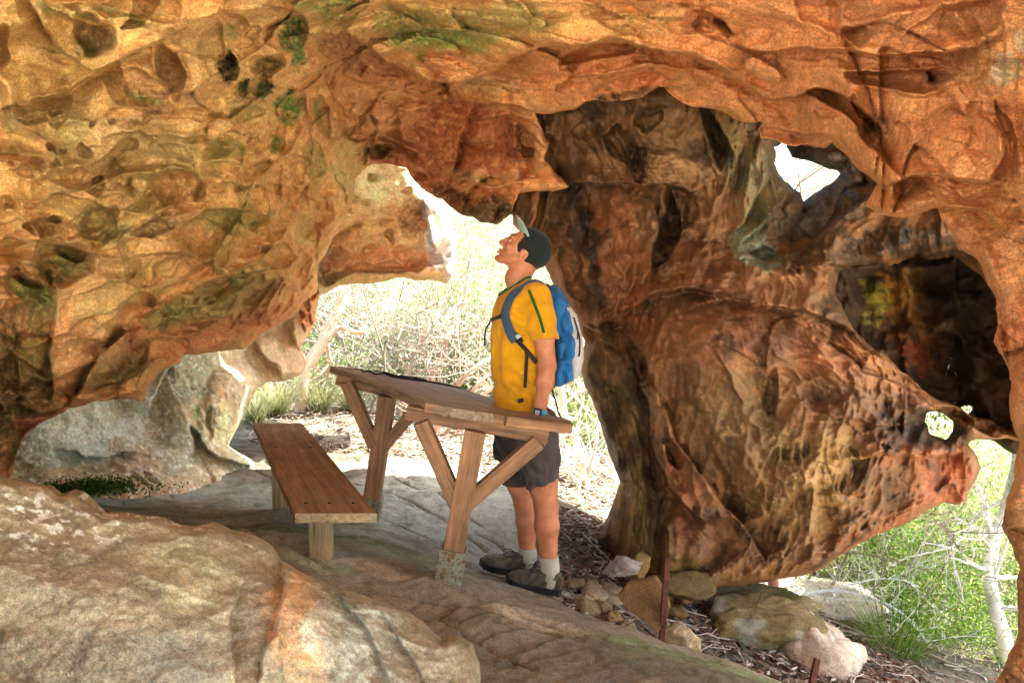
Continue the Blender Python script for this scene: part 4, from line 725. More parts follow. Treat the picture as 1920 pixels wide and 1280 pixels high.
# ================================================================== table, bench
def wood_material(name, base=(150, 100, 66), dark=(92, 56, 34), scale=1.0, ax='Generated'):
    m, n, b = nodes(name, .7, .25)
    tc = N(n, "ShaderNodeTexCoord"); at = N(n, "ShaderNodeAttribute"); at.attribute_name = "UVW"
    mp = N(n, "ShaderNodeMapping"); mp.inputs["Scale"].default_value = (1.6 * scale, 34 * scale, 34 * scale)
    n.links.new(at.outputs["Vector"], mp.inputs["Vector"])
    n1 = noise_(n, 1.0, 6, .65, mp.outputs[0], .8); n2 = noise_(n, 3.1, 5, .7, mp.outputs[0]); n3 = noise_(n, 7, 3, .6, at.outputs["Vector"])
    r = ramp(n, n1.outputs[0], [(.3, tuple(lin(dark))), (.5, tuple(lin(base))), (.72, tuple(lin(np.clip(np.array(base) * 1.18, 0, 255))))])
    r2 = ramp(n, n2.outputs[0], [(.36, (.6, .56, .5)), (.5, (1, 1, 1))]); r3 = ramp(n, n3.outputs[0], [(.3, (.75, .75, .78)), (.7, (1.15, 1.12, 1.08))])
    c = mixc(n, mixc(n, r.outputs[0], r2.outputs[0], .8, 'MULTIPLY'), r3.outputs[0], 1.0, 'MULTIPLY')
    n.links.new(c, b.inputs["Base Color"]); bump(n, b, mathn(n, 'ADD', n1.outputs[0], mathn(n, 'MULTIPLY', n2.outputs[0], .6)), .5, .006)
    return m
M_WOOD = wood_material("weathered_timber", (156, 116, 82), (96, 68, 46))
M_TOP = wood_material("grey_brown_tabletop", (156, 134, 108), (96, 76, 58))
M_SEAT = wood_material("stained_seat_plank", (150, 118, 84), (116, 88, 60), .8)
M_END = wood_material("pale_end_grain", (168, 148, 110), (122, 102, 70), 2.0)
def uvw(o, a, b, side):
    """store coordinates along the grain so the streaks run lengthwise"""
    a = np.array(a); d = np.array(b) - a; d = d / np.linalg.norm(d); s = np.array(side, float); s = s - d * s.dot(d); s /= np.linalg.norm(s); t = np.cross(d, s)
    me = o.data; v = np.zeros(len(me.vertices) * 3); me.vertices.foreach_get("co", v); v = v.reshape(-1, 3)
    off = np.array([hash(o.name) % 17, (hash(o.name) // 17) % 13, 0]) * 0 + np.array([v[:, 0].mean() * 7, v[:, 1].mean() * 3, 0])
    q = np.stack([(v - a) @ d, (v - a) @ s, (v - a) @ t], 1) + off
    at = me.attributes.new("UVW", 'FLOAT_VECTOR', 'POINT'); at.data.foreach_set("vector", q.ravel().astype(np.float32)); return o
def wbeam(name, a, b, w, h, side, mat, parent, bev=.005, label=None):
    return uvw(beam_obj(name, a, b, w, h, side, mat, parent, bev, label), a, b, side)
# ---- table: its top plane through three corners seen in the photograph
TN, TF = 3.40, 4.42
A_ = P(620, 687, 4.84); B_ = P(798, 753, 3.42); C_ = P(1073, 795, 3.40)
tn = np.cross(B_ - A_, C_ - A_); tn /= np.linalg.norm(tn); tn = tn if tn[2] > 0 else -tn
table = empty("table", tuple(P(845, 1088, TN)), "weathered timber table with V-braced posts on the sloping rock, leaning to the right", "table")
def on(px, py, off=0.0): return toplane(px, py, A_ + tn * off, tn)
outl = [(619, 686), (700, 714), (798, 753), (845, 764), (948, 778), (953, 780), (1074, 794), (1070, 787), (960, 757), (861, 727), (760, 706), (664, 689)]
top = [on(*p) for p in outl]
thk = .045
v = [p for p in top] + [p - tn * thk for p in top]; n_ = len(top)
f = [tuple(range(n_)), tuple(range(2 * n_ - 1, n_ - 1, -1))] + [(i, i + n_, (i + 1) % n_ + n_, (i + 1) % n_) for i in range(n_)]
tt = solid("tabletop", v, f, M_TOP, table, .004); uvw(tt, A_, B_, C_ - B_)
for (q0, q1) in (((799, 753.5), (947, 777.5)), ((950, 779), (1073, 794.2))):
    e0 = on(*q0) - tn * thk * .5 + tn * .001; e1 = on(*q1) - tn * thk * .5 + tn * .001; ed = np.array([0, -.010, 0]); wbeam("edge_board", e0 + ed, e1 + ed, .024, thk + .001, (0, 1, 0), M_WOOD, table, .003)
LX = (B_ - A_) / np.linalg.norm(B_ - A_); WX_ = np.cross(tn, LX)
def plankgap(k):
    a = on(*((798, 753))) * (1 - k) + on(1073, 794) * k; b = on(619, 686) * (1 - k) + on(861, 727) * k
    return a, b
def frame(Y, foot, topc, b0, b1, lb_t, lb_b, rb_t, rb_b, w=.098, shoe=True):
    sd = (0, 1, 0)
    cross0, cross1 = P(*b0), P(*b1)
    wbeam("crossbeam", cross0, cross1, .09, .064, sd, M_WOOD, table)
    foot3 = P(*foot); top3 = P(*topc)
    wbeam("post", foot3, top3, w, w, sd, M_WOOD, table)
    wbeam("brace", P(*lb_b), P(*lb_t), .082, .07, sd, M_WOOD, table)
    wbeam("brace", P(*rb_b), P(*rb_t), .082, .07, sd, M_WOOD, table)
    return foot3, top3
f1_, t1_ = frame(TN, (851, 1030, TN), (892, 806, TN), (764, 771, TN + .06), (1028, 817, TN + .04), (790, 790, TN), (858, 945, TN), (1010, 826, TN), (872, 945, TN))
f2_, t2_ = frame(TF, (698, 934, TF), (727, 742, TF), (634, 710, TF + .1), (772, 742, TF + .05), (650, 716, TF - .01), (703, 836, TF - .01), (768, 780, TF), (716, 842, TF))
def steel(foot, top, h, ratio=1.0):
    d = (top - foot); d /= np.linalg.norm(d); s = np.array([0, 1, 0.]); s -= d * s.dot(d); s /= np.linalg.norm(s); t = np.cross(d, s); W = .118 * ratio / 2
    a = foot + d * .012; b = foot - d * h; parts = []
    for (i, j, wx, wy) in ((1, 0, .005, W), (-1, 0, .005, W), (0, 1, W, .005), (0, -1, W, .005)):
        c = []
        for p in (a, b):
            for (u, v_) in ((-1, -1), (1, -1), (1, 1), (-1, 1)): c.append(p + t * (i * W + u * wx) + s * (j * W + v_ * wy))
        parts.append((np.array(c), box8(c)))
    return merge(parts)
ms, n, b = nodes("chipped_green_steel", .55, .4)
g = N(n, "ShaderNodeTexCoord").outputs["Object"]; k1 = noise_(n, 55, 6, .7, g, .5); k2 = noise_(n, 90, 4, .6, g)
r = ramp(n, k1.outputs[0], [(.36, tuple(lin((112, 66, 40)))), (.45, tuple(lin((132, 104, 70)))), (.50, tuple(lin((134, 142, 120)))), (.7, tuple(lin((150, 156, 134))))])
r2 = ramp(n, k2.outputs[0], [(.35, (.6, .55, .5)), (.55, (1, 1, 1))]); n.links.new(mixc(n, r.outputs[0], r2.outputs[0], .7, 'MULTIPLY'), b.inputs["Base Color"]); bump(n, b, k1.outputs[0], .3, .003)
for foot, tp_, h, nm in ((f1_, t1_, .165, 1.0), (f2_, t2_, .13, .95)):
    v, f = steel(foot, tp_, h, nm); mesh("steel_foot", v, f, ms, table, False)
# dead stick lying on the tabletop
def onT(px, py, o=.006): return on(px, py) + tn * o
sp = [onT(664, 693), onT(676, 693), onT(682, 699), onT(690, 696), onT(704, 703), onT(720, 701), onT(738, 708), onT(760, 711), onT(800, 716), onT(835, 722), onT(866, 729)]
sp2 = [onT(700, 696), onT(720, 699), onT(745, 706), onT(770, 708), onT(800, 714)]
mt, n, b = nodes("dark_twig", .9, .1); b.inputs["Base Color"].default_value = (.035, .028, .024, 1)
v, f = merge([tube(sp, [.003, .004, .004, .005, .006, .007, .008, .008, .007, .006, .004], 6), tube(sp2, [.002, .004, .005, .006, .005], 6)])
tag(mesh("stick", v, f, mt), "thin dark crooked stick lying along the tabletop", "stick")
# ---- bench
bn, bf = 3.0, 4.98
Q = [P(474, 790, bf), P(566, 790, bf), P(707, 965, bn), P(553, 967, bn)]
zt = np.mean([p[2] for p in Q]); Q = [np.array([p[0], p[1], zt]) for p in Q]
bench = empty("bench", tuple(np.array([*(Q[2][:2] * .5 + Q[3][:2] * .5), zt - .4])), "low plank bench with two short posts beside the table", "bench")
v = Q + [p - np.array([0, 0, .042]) for p in Q]
seat = solid("seat", v, [(0, 1, 2, 3), (7, 6, 5, 4), (0, 4, 5, 1), (1, 5, 6, 2), (2, 6, 7, 3), (3, 7, 4, 0)], M_SEAT, bench, .005); uvw(seat, Q[3], Q[0], Q[2] - Q[3])
seat.data.materials.append(M_END)
for p in seat.data.polygons:
    if p.normal.y < -.8: p.material_index = 1
def leg(px, py, Y):
    p = P(px, py, Y); a = np.array([p[0], p[1], floor_at(p[0], p[1]) - .08]); c = np.array([p[0], p[1], zt - .04])
    wbeam("leg", a, c, .095, .07, (1, 0, 0), M_END, bench)
leg(603, 1030, 3.28); leg(529, 955, 4.35)
# bolt heads on the seat
bl = []
for k in (.07, .62, .93):
    for j in (.2, .5, .8):
        if k == .62 and j == .5: continue
        c = Q[3] * (1 - k) * (1 - j) + Q[2] * (1 - k) * j + Q[0] * k * (1 - j) + Q[1] * k * j
        ang = np.linspace(0, 2 * math.pi, 9)[:-1]; ring = np.stack([c[0] + .007 * np.cos(ang), c[1] + .007 * np.sin(ang), np.full(8, c[2] + .0025)], 1)
        bl.append((np.concatenate([ring, ring - [0, 0, .003]]), [tuple(range(8))] + [(i, i + 8, (i + 1) % 8 + 8, (i + 1) % 8) for i in range(8)]))
for v, f in bl: mesh("bolt_head", v, f, mt, bench, False)
# ================================================================== the walker
YC = 3.85; S_ = F / YC
def W(px, py, dy=0.0): return P(px, py, YC + dy)
def L(px, py, dy=0.0):   # a lateral shift keeps the same screen place but real depth
    return P(px, py, YC + dy)
skin, n, b = nodes("skin", .55, .35)
g = N(n, "ShaderNodeTexCoord").outputs["Object"]; k1 = noise_(n, 14, 4, .6, g); k2 = noise_(n, 120, 3, .6, g)
r = ramp(n, k1.outputs[0], [(.3, tuple(lin((170, 100, 66)))), (.7, tuple(lin((204, 136, 98))))]); n.links.new(r.outputs[0], b.inputs["Base Color"])
b.inputs["Subsurface Weight"].default_value = .12; b.inputs["Subsurface Radius"].default_value = (.012, .005, .003); b.inputs["Subsurface Scale"].default_value = 1.0
bump(n, b, k2.outputs[0], .15, .002)
def fabric(name, col, rough=.85, sc=500, var=.15):
    m, n, b = nodes(name, rough, .15); g = N(n, "ShaderNodeTexCoord").outputs["Object"]; k1 = noise_(n, 9, 4, .6, g); k2 = noise_(n, sc, 2, .5, g)
    c = lin(col); r = ramp(n, k1.outputs[0], [(.32, tuple(c * (1 - 1.6 * var))), (.68, tuple(np.clip(c * (1 + var), 0, .95)))]); n.links.new(r.outputs[0], b.inputs["Base Color"])
    bump(n, b, k2.outputs[0], .25, .002); b.inputs["Sheen Weight"].default_value = .15; return m
M_SHIRT = fabric("yellow_jersey", (214, 150, 18)); M_TRIM = fabric("green_trim", (24, 92, 40)); M_SHORT = fabric("charcoal_shorts", (74, 64, 62)); M_SOCK = fabric("grey_wool_sock", (176, 170, 150))
M_BLUE = fabric("blue_pack_nylon", (28, 100, 156), .5, 300, .25); M_GREY = fabric("pale_grey_pack_nylon", (190, 184, 180), .6, 300, .1); M_STRAP = fabric("slate_strap", (58, 78, 98), .7); M_WEB = fabric("dark_webbing", (44, 40, 38), .7)
M_CAP = fabric("black_cap", (28, 36, 36), .8); M_BRIMU = fabric("pale_brim_lining", (150, 170, 160), .7); M_HAIR = fabric("brown_hair", (58, 36, 24), .7, 200, .4); M_SHOE = fabric("dark_olive_shoe", (84, 78, 62), .7, 200, .35); M_SOLE = fabric("black_rubber_sole", (34, 34, 34), .8)
M_WHITE = fabric("eye_white", (225, 220, 214), .3, 10, .02); M_WATCH = fabric("cyan_watch_strap", (60, 170, 206), .4, 10, .02); M_DARK = fabric("black_plastic", (24, 24, 26), .35, 10, .02)
HA = math.radians(38); HS = 1.06
hc = np.array(W(972, 468)); hf = np.array([-math.cos(HA), 0, math.sin(HA)]); hu = np.array([math.sin(HA), 0, math.cos(HA)]); hl = np.array([0, -1.0, 0])
# place the head frame from the ear
hc = W(981, 479) - hf * (-.012 * HS) - hu * (-.012 * HS)
def HL(p): d = (p - hc) / HS; return np.stack([d @ hf, d @ hl, d @ hu], 1)
def HW(x, y, z): return hc + HS * (hf * x + hl * y + hu * z)
def head_sd(p):
    q = HL(p); a = np.abs(q[:, 1]); m = np.stack([q[:, 0], a, q[:, 2]], 1)
    d = ell(q, (-.018, 0, .032), (.100, .075, .088)); d = smin(d, ell(q, (.036, 0, -.022), (.056, .056, .078)), .03)
    d = smin(d, cap(m, (-.005, .056, -.040), (.062, .022, -.096), .016, .014), .022)
    d = smin(d, ell(q, (.074, 0, -.098), (.020, .022, .016)), .018)
    d = smin(d, cap(m, (.086, .008, .028), (.080, .045, .024), .010, .009), .014)      # brow
    d = smin(d, ell(m, (.066, .042, -.022), (.022, .022, .018)), .016)                 # cheek
    e = np.linalg.norm(m - np.array([.094, .031, .006]), axis=1) - .014; d = smax(d, -e, .010)
    d = smin(d, cap(q, (.090, 0, .016), (.110, 0, -.024), .008, .011), .014)
    d = smin(d, ell(q, (.108, 0, -.027), (.014, .012, .011)), .008); d = smin(d, ell(m, (.099, .012, -.030), (.011, .008, .009)), .008)
    d = smin(d, ell(q, (.094, 0, -.058), (.011, .022, .006)), .005); d = smin(d, ell(q, (.091, 0, -.071), (.011, .020, .007)), .005)
    d = smax(d, -ell(q, (.103, 0, -.0645), (.012, .024, .0022)), .003)
    ear = np.stack([q[:, 0] + .012 + .25 * (a - .072), a - .076, q[:, 2] + .012], 1)
    er = ell(ear, (0, 0, 0), (.020, .009, .031)); er = smax(er, -ell(ear, (.002, .008, .002), (.011, .007, .019)), .004)
    d = smin(d, er, .006)
    return d * HS
def limb(p, pts, k=.02):
    d = None
    for (a, ra), (b_, rb) in zip(pts[:-1], pts[1:]):
        c = cap(p, a, b_, ra, rb); d = c if d is None else smin(d, c, k)
    return d
NL, FL = -.095, .095        # near leg, far leg
leg_n = [(W(1000, 790, NL), .095), (W(1012, 860, NL), .092), (W(1018, 908, NL), .074), (W(1024, 950, NL), .060), (W(1025, 985, NL), .063), (W(1027, 1025, NL), .048), (W(1031, 1064, NL), .038), (W(1031, 1092, NL), .040)]
leg_f = [(W(978, 790, FL), .095), (W(978, 860, FL), .088), (W(975, 905, FL), .070), (W(984, 945, FL), .056), (W(988, 975, FL), .058), (W(988, 1010, FL), .045), (W(990, 1042, FL), .037), (W(990, 1068, FL), .039)]
arm_n = [(W(1006, 562, -.17), .060), (W(1019, 625, -.20), .053), (W(1026, 685, -.20), .043), (W(1022, 715, -.20), .043), (W(1014, 755, -.20), .031), (W(1009, 785, -.20), .028)]
arm_f = [(W(985, 560, .19), .058), (W(978, 640, .22), .050), (W(972, 690, .22), .042), (W(964, 740, .20), .034), (W(958, 775, .18), .027)]
def hand_sd(p, w, dirv, side, curl):
    """palm, four fingers of unequal length with knuckle bends, thumb from the side of the palm"""
    dirv = np.array(dirv, float); dirv /= np.linalg.norm(dirv); side = np.array(side, float); side -= dirv * side.dot(dirv); side /= np.linalg.norm(side); nn = np.cross(dirv, side)
    q = np.stack([(p - w) @ dirv, (p - w) @ side, (p - w) @ nn], 1)
    d = ell(q, (.045, 0, 0), (.052, .041, .017)); d = smin(d, cap(q, (-.01, 0, 0), (.03, 0, 0), .026, .03), .012)
    for i, (o, l) in enumerate(((.030, .072), (.010, .080), (-.011, .074), (-.031, .058))):
        a = (.080 - .004 * abs(i - 1), o, 0); c1 = curl * (.5 + .12 * i)
        b_ = (a[0] + l * .48 * math.cos(c1), o * 1.05, l * .48 * math.sin(c1)); c2 = c1 + curl * .8; c_ = (b_[0] + l * .34 * math.cos(c2), o * 1.05, b_[2] + l * .34 * math.sin(c2)); c3 = c2 + curl * .5
        e_ = (c_[0] + l * .25 * math.cos(c3), o * 1.05, c_[2] + l * .25 * math.sin(c3))
        fd = np.minimum(np.minimum(cap(q, a, b_, .0095, .0088), cap(q, b_, c_, .0088, .0082)), cap(q, c_, e_, .0082, .007)); d = smin(d, fd, .005)
    th = np.minimum(cap(q, (.018, .030, .006), (.050, .052, .016), .014, .0105), cap(q, (.050, .052, .016), (.082, .050, .026), .0105, .0085))
    return smin(d, th, .01)
hn_w, hn_d = W(1009, 788, -.20), W(1004, 850, -.19) - W(1009, 788, -.20)
hf_w, hf_d = W(958, 778, .18), W(950, 830, .16) - W(958, 778, .18)
neck = [(HW(-.045, 0, -.045), .062), (W(970, 522), .060), (W(979, 548), .068)]
def body_sd(p):
    d = head_sd(p); d = smin(d, limb(p, neck, .02), .022)
    d = smin(d, ell(p, W(982, 600), (.125, .175, .17)), .04); d = smin(d, ell(p, W(978, 700), (.115, .155, .20)), .04); d = smin(d, ell(p, W(985, 785), (.12, .165, .12)), .04)
    for l in (leg_n, leg_f): d = smin(d, limb(p, l), .03)
    for l in (arm_n, arm_f): d = smin(d, limb(p, l), .03)
    for l, z in ((leg_n, -.02), (leg_f, -.02)):     # feet, inside the shoes
        a = l[-1][0]; d = smin(d, cap(p, a, a + np.array([-.16, 0, .0]), .034, .026), .02)
    d = smin(d, hand_sd(p, hn_w, hn_d, (-1, -.15, 0), -.55), .012); d = smin(d, hand_sd(p, hf_w, hf_d, (-1, .15, 0), -.5), .012)
    return d
lo = np.array([-.40, YC - .42, -.25]); hi = np.array([.32, YC + .42, 2.0])
bodyv, bodyf = sdfmesh(body_sd, lo, hi, .0095)
# the head again at a finer step, joined through the neck
zcut = W(975, 532)[2]
hv, hfc = sdfmesh(lambda p: smin(smin(head_sd(p), limb(p, neck, .02), .022), ell(p, W(982, 600), (.125, .175, .17)), .04), (-.22, YC - .13, zcut - .05), (.22, YC + .13, W(980, 410)[2]), .0036)
keep = bodyv[bodyf].mean(1)[:, 2] < zcut; bodyf = bodyf[keep]
keep = hv[hfc].mean(1)[:, 2] >= zcut - .004; hfc = hfc[keep]
bv = np.concatenate([bodyv, hv]); bfc = np.concatenate([bodyf, hfc + len(bodyv)])
u_, inv = np.unique(bfc, return_inverse=True); bv = bv[u_]; bfc = inv.reshape(bfc.shape)
person = mesh("person", bv, bfc, skin)
tag(person, "man in yellow jersey and dark shorts standing behind the table, looking up", "person")
def child(name, v, f, m, label=None, par=None):
    o = mesh(name, v, f, m, None); o.parent = par or person
    if label: o['label'] = label
    return o
def ell_slices(p, tab, wr=0.0):
    """closed garment from slices (z, centre x, half depth, centre y, half width)"""
    t = np.array(tab); t = t[np.argsort(t[:, 0])]; z = p[:, 2]
    cx, a, cy, b_ = (np.interp(z, t[:, 0], t[:, k]) for k in (1, 2, 3, 4))
    x = (p[:, 0] - cx) / a; y = (p[:, 1] - cy) / b_; r = (np.abs(x) ** 2.3 + np.abs(y) ** 2.3) ** (1 / 2.3)
    d = (r - 1) * np.minimum(a, b_); return smax(smax(d, z - t[-1, 0], .02), t[0, 0] - z, .006)
def sl(py, pl, pr, hw, dy=0):  # slice from the photo: left and right edge columns at row py
    a = W(pl, py, dy); c = W(pr, py, dy); return (a[2], (a[0] + c[0]) / 2, (c[0] - a[0]) / 2, YC + dy, hw)
tor = [sl(520, 962, 994, .06), sl(530, 955, 1000, .09), sl(541, 945, 1012, .14), sl(556, 936, 1024, .19), sl(580, 928, 1034, .205), sl(620, 924, 1036, .20), sl(680, 924, 1030, .185), (sl(730, 926, 1022, .185)), sl(775, 930, 1026, .195), sl(792, 932, 1028, .20)]
def wrinkle(p, s=1.0):
    w = warp(p, .04, 6, 3); d_ = p[:, 0] * .7 + p[:, 2]; return s * (.007 * np.sin(d_ * 52 + 5 * fbm(p * 5, 2, 6)) * sstep(-.1, .3, fbm(p * 3.4, 2, 8)) + .013 * fbm(w * np.array([15, 15, 4]), 3, 5) + .011 * (ridged(w * np.array([11, 11, 4.5]), 2, 9) - .3))
slv_n = [(W(1004, 556, -.15), .072), (W(1016, 600, -.195), .068), (W(1021, 637, -.205), .068)]; slv_f = [(W(984, 556, .17), .07), (W(979, 600, .21), .066), (W(976, 636, .215), .065)]
def cut_plane(p, a, n, ): n = np.array(n, float); n /= np.linalg.norm(n); return (p - np.array(a)) @ n
def shirt_sd(p):
    d = ell_slices(p, tor)
    for l in (slv_n, slv_f):
        s = limb(p, l); ax = l[2][0] - l[1][0]; s = smax(s, cut_plane(p, l[2][0], ax) - .0, .008); d = smin(d, s, .014)
    hole = cut_plane(p, W(966, 536), (-.62, 0, 1)); d = smax(d, hole, .006)                 # collar line: low in front, high behind
    # the tail hangs lower at the front
    d = smax(d, -cut_plane(p, W(935, 790), (-.22, 0, 1)) , .008) if False else d
    return d + wrinkle(p)
def shirt0(p): return shirt_sd(p) - wrinkle(p)
tv, tf = sdfmesh(shirt_sd, (-.22, YC - .33, W(980, 795)[2] - .02), (.34, YC + .33, W(980, 505)[2]), .0075)
shirt = child("t_shirt", tv, tf, M_SHIRT)
# trims: collar ring, sleeve stripe
def strip(path, nor, w, t, closed=False, mseg=None):
    """flat band following a path; nor gives the outward direction at each point"""
    path = np.asarray(path, float); nor = np.asarray(nor, float); T = np.gradient(path, axis=0); T /= np.linalg.norm(T, axis=1)[:, None]
    nor = nor - T * (nor * T).sum(1)[:, None]; nor /= np.linalg.norm(nor, axis=1)[:, None]; s = np.cross(T, nor); w = np.broadcast_to(w, (len(path),))[:, None]; v = []
    for k in range(len(path)):
        for (i, j) in ((-1, 0), (-.8, 1), (.8, 1), (1, 0), (.8, -1), (-.8, -1)): v.append(path[k] + s[k] * i * w[k] / 2 + nor[k] * j * t / 2)
    m = len(path); f = [(k * 6 + j, k * 6 + (j + 1) % 6, (k + 1) * 6 + (j + 1) % 6, (k + 1) * 6 + j) for k in range(m - 1) for j in range(6)]
    f += [tuple(range(5, -1, -1)), tuple(range((m - 1) * 6, m * 6))]; return np.array(v), f
def spline(pts, n=24):
    p = np.asarray(pts, float); q = []
    for i in range(len(p) - 1):
        a = p[max(i - 1, 0)]; b_ = p[i]; c = p[i + 1]; d = p[min(i + 2, len(p) - 1)]; m = max(2, n // (len(p) - 1))
        for t in np.linspace(0, 1, m, endpoint=(i == len(p) - 2)): q.append(.5 * ((2 * b_) + (-a + c) * t + (2 * a - 5 * b_ + 4 * c - d) * t ** 2 + (-a + 3 * b_ - 3 * c + d) * t ** 3))
    return np.array(q)
def project(path, sd, off, cloth=False):
    """slide points along the gradient onto a surface"""
    p = np.asarray(path, float).copy(); sd0 = sd; sd = lambda q: sd0(q)
    for _ in range(6):
        e = .004; d = sd(p); g = np.stack([sd(p + np.eye(3)[k] * e) - sd(p - np.eye(3)[k] * e) for k in range(3)], 1) / (2 * e)
        g /= np.linalg.norm(g, axis=1)[:, None] + 1e-9; p -= g * np.clip(d - off, -.05, .05)[:, None]
    if len(p) > 5:
        for _ in range(6):
            p[1:-1] = p[1:-1] * .5 + (p[:-2] + p[2:]) * .25; g[1:-1] = g[1:-1] * .4 + (g[:-2] + g[2:]) * .3
        g /= np.linalg.norm(g, axis=1)[:, None]; lift = np.clip(off - np.minimum(sd(p), shirt_sd(p) if cloth else 9), 0, .05)
        for _ in range(2): lift = np.maximum(lift, np.maximum(np.r_[lift[1:], 0], np.r_[0, lift[:-1]]) * .8)
        p += g * lift[:, None]
    return p, g
ring = []
for a in np.linspace(0, 2 * math.pi, 33): ring.append(W(966, 536) + np.array([.078 * math.cos(a), .072 * math.sin(a), .62 * .078 * math.cos(a)]))
rg_, ng = project(ring, shirt_sd, .003); v, f = strip(rg_, ng, .026, .012); child("collar", v, f, M_TRIM, None, shirt)
pth, nr = project(spline([W(990, 543, -.22), W(1003, 575, -.30), W(1012, 600, -.32), W(1020, 624, -.32)], 20), shirt0, .003, True); v, f = strip(pth, nr, .014, .012); child("sleeve_stripe", v, f, M_TRIM, None, shirt)
pth, nr = project([W(970, 754, -.25), W(975, 752, -.25), W(983, 750, -.25)], shirt0, .014); v, f = strip(pth, nr, .020, .006); child("hem_badge", v, f, M_WEB, None, shirt)
# shorts
def shorts_sd(p):
    hip = ell_slices(p, [sl(762, 940, 1024, .175), sl(780, 936, 1030, .185), sl(820, 929, 1041, .20), sl(850, 931, 1042, .20)]) - .004
    ln = limb(p, [(W(1003, 800, NL), .118), (W(1011, 860, NL), .112), (W(1012, 903, NL), .100)]); lf = limb(p, [(W(976, 800, FL), .118), (W(975, 860, FL), .108), (W(970, 908, FL), .098)])
    ln = smax(ln, cut_plane(p, W(1012, 903, NL), (.05, 0, -1)), .006); lf = smax(lf, cut_plane(p, W(966, 908, FL), (.0, 0, -1)), .006)
    return smin(smin(ln, lf, .02), hip, .03) + 1.2 * wrinkle(p)
v, f = sdfmesh(shorts_sd, (-.22, YC - .30, W(980, 915)[2]), (.36, YC + .30, W(980, 758)[2]), .0075); shorts = child("shorts", v, f, M_SHORT)
# socks and shoes
def sock(l, top_px, nm):
    a = W(*top_px); e = l[-1][0]
    def sd(p):
        d = limb(p, l[-3:]) - .008; d = smax(d, p[:, 2] - a[2], .004); ang = np.arctan2(p[:, 1] - e[1], p[:, 0] - e[0]); return d - .0012 * np.sin(ang * 34)
    c = e; v, f = sdfmesh(sd, c - np.array([.10, .10, .06]), np.array([c[0] + .10, c[1] + .10, a[2] + .01]), .0045); child("sock", v, f, M_SOCK)
sock(leg_n, (1030, 1042, NL), 'n'); sock(leg_f, (990, 1026, FL), 'f')
def shoe(ankle, toe, heel):
    toe = np.array(toe); heel = np.array(heel); d = toe - heel; Ln = np.linalg.norm(d); d /= Ln; s = np.array([0, 1, 0.]); s -= d * s.dot(d); s /= np.linalg.norm(s); u = np.cross(d, s); u = u if u[2] > 0 else -u
    def loc(p): q = p - heel; return np.stack([q @ d, q @ s, q @ u], 1)
    def foot2d(q, grow):
        x = q[:, 0] / Ln; hw = np.interp(x, [-.02, .05, .25, .5, .75, .92, 1.0], [.020, .040, .042, .044, .056, .048, .022]) + grow; return (np.abs(q[:, 1]) - hw)
    def upper(p):
        q = loc(p); x = q[:, 0] / Ln; h = np.interp(x, [0, .08, .28, .36, .55, .78, .95, 1.0], [.112, .124, .134, .122, .096, .076, .060, .036])
        d1 = smax(foot2d(q, 0.0) , -q[:, 0], .02); d1 = smax(d1, q[:, 0] - Ln, .03); rr = smax(d1, q[:, 2] - h, .036); rr = smax(rr, .012 - q[:, 2], .004)
        col_ = cap(q, (Ln * .16, 0, .10), (Ln * .17, 0, .15), .034, .04); rr = smax(rr, -col_, .006); return rr - .003 * fbm(p * 60, 2, 4) - .0035 * np.sin(q[:, 0] * 110 + q[:, 2] * 90) * (x < .65)
    def sole(p):
        q = loc(p); d1 = smax(foot2d(q, .006), -q[:, 0] - .006, .02); d1 = smax(d1, q[:, 0] - Ln - .006, .03); z = q[:, 2] - .012 * sstep(.75, 1.05, q[:, 0] / Ln); rr = smax(d1, z - .034, .006); return smax(rr, -z - .002 + .004 * (np.sin(q[:, 0] * 260) > 0), .003)
    lo_ = np.minimum(toe, heel) - [.06, .08, .05]; hi_ = np.maximum(toe, heel) + [.06, .08, .16]
    v, f = sdfmesh(upper, lo_, hi_, .005); o = child("shoe", v, f, M_SHOE); v, f = sdfmesh(sole, lo_, hi_, .005); child("sole", v, f, M_SOLE, None, o)
    # laces across the instep
    ls = []
    for k in np.linspace(.40, .58, 4):
        h = np.interp(k, [.36, .55, .78], [.110, .084, .064]); a = heel + d * k * Ln; ls.append(tube([a + s * -.026 + u * (h - .012), a + u * (h + .003), a + s * .026 + u * (h - .012)], .0028, 6))
    a = heel + d * .40 * Ln + u * .112; ls.append(tube(spline([a, a + d * .04 + u * .012 - s * .02, a + d * .07 - u * .012 - s * .03, a + d * .03 - u * .016 - s * .034], 12), .0022, 6)); ls.append(tube(spline([a, a + d * .05 + u * .016, a + d * .08 - u * .004], 8), .0022, 6))
    v, f = merge(ls); child("laces", v, f, M_WEB, None, o)
shoe(None, W(948, 1092, NL), W(1050, 1113, NL)); shoe(None, W(899, 1061, FL), W(1003, 1082, FL))
# face details
eyes = []
for sgn in (1, -1):
    c = HW(.0735, .031 * sgn, .005); v, f = sdfmesh(lambda p: np.linalg.norm(p - c, axis=1) - .0125, c - .02, c + .02, .003); o = child("eye", v, f, M_WHITE); o['label'] = 'eye looking up'
    c2 = c + HS * (hf * .0095 + hu * .003); v, f = sdfmesh(lambda p: np.linalg.norm(p - c2, axis=1) - .0058, c2 - .01, c2 + .01, .0018); child("iris", v, f, M_DARK, None, o)
    br = [HW(.093, .012 * sgn, .030), HW(.094, .028 * sgn, .036), HW(.084, .047 * sgn, .032)]; v, f = tube(spline(br, 8), [.002] + [.0042] * 5 + [.002] * 3 if False else .0035, 6); child("eyebrow", v, f, M_HAIR)
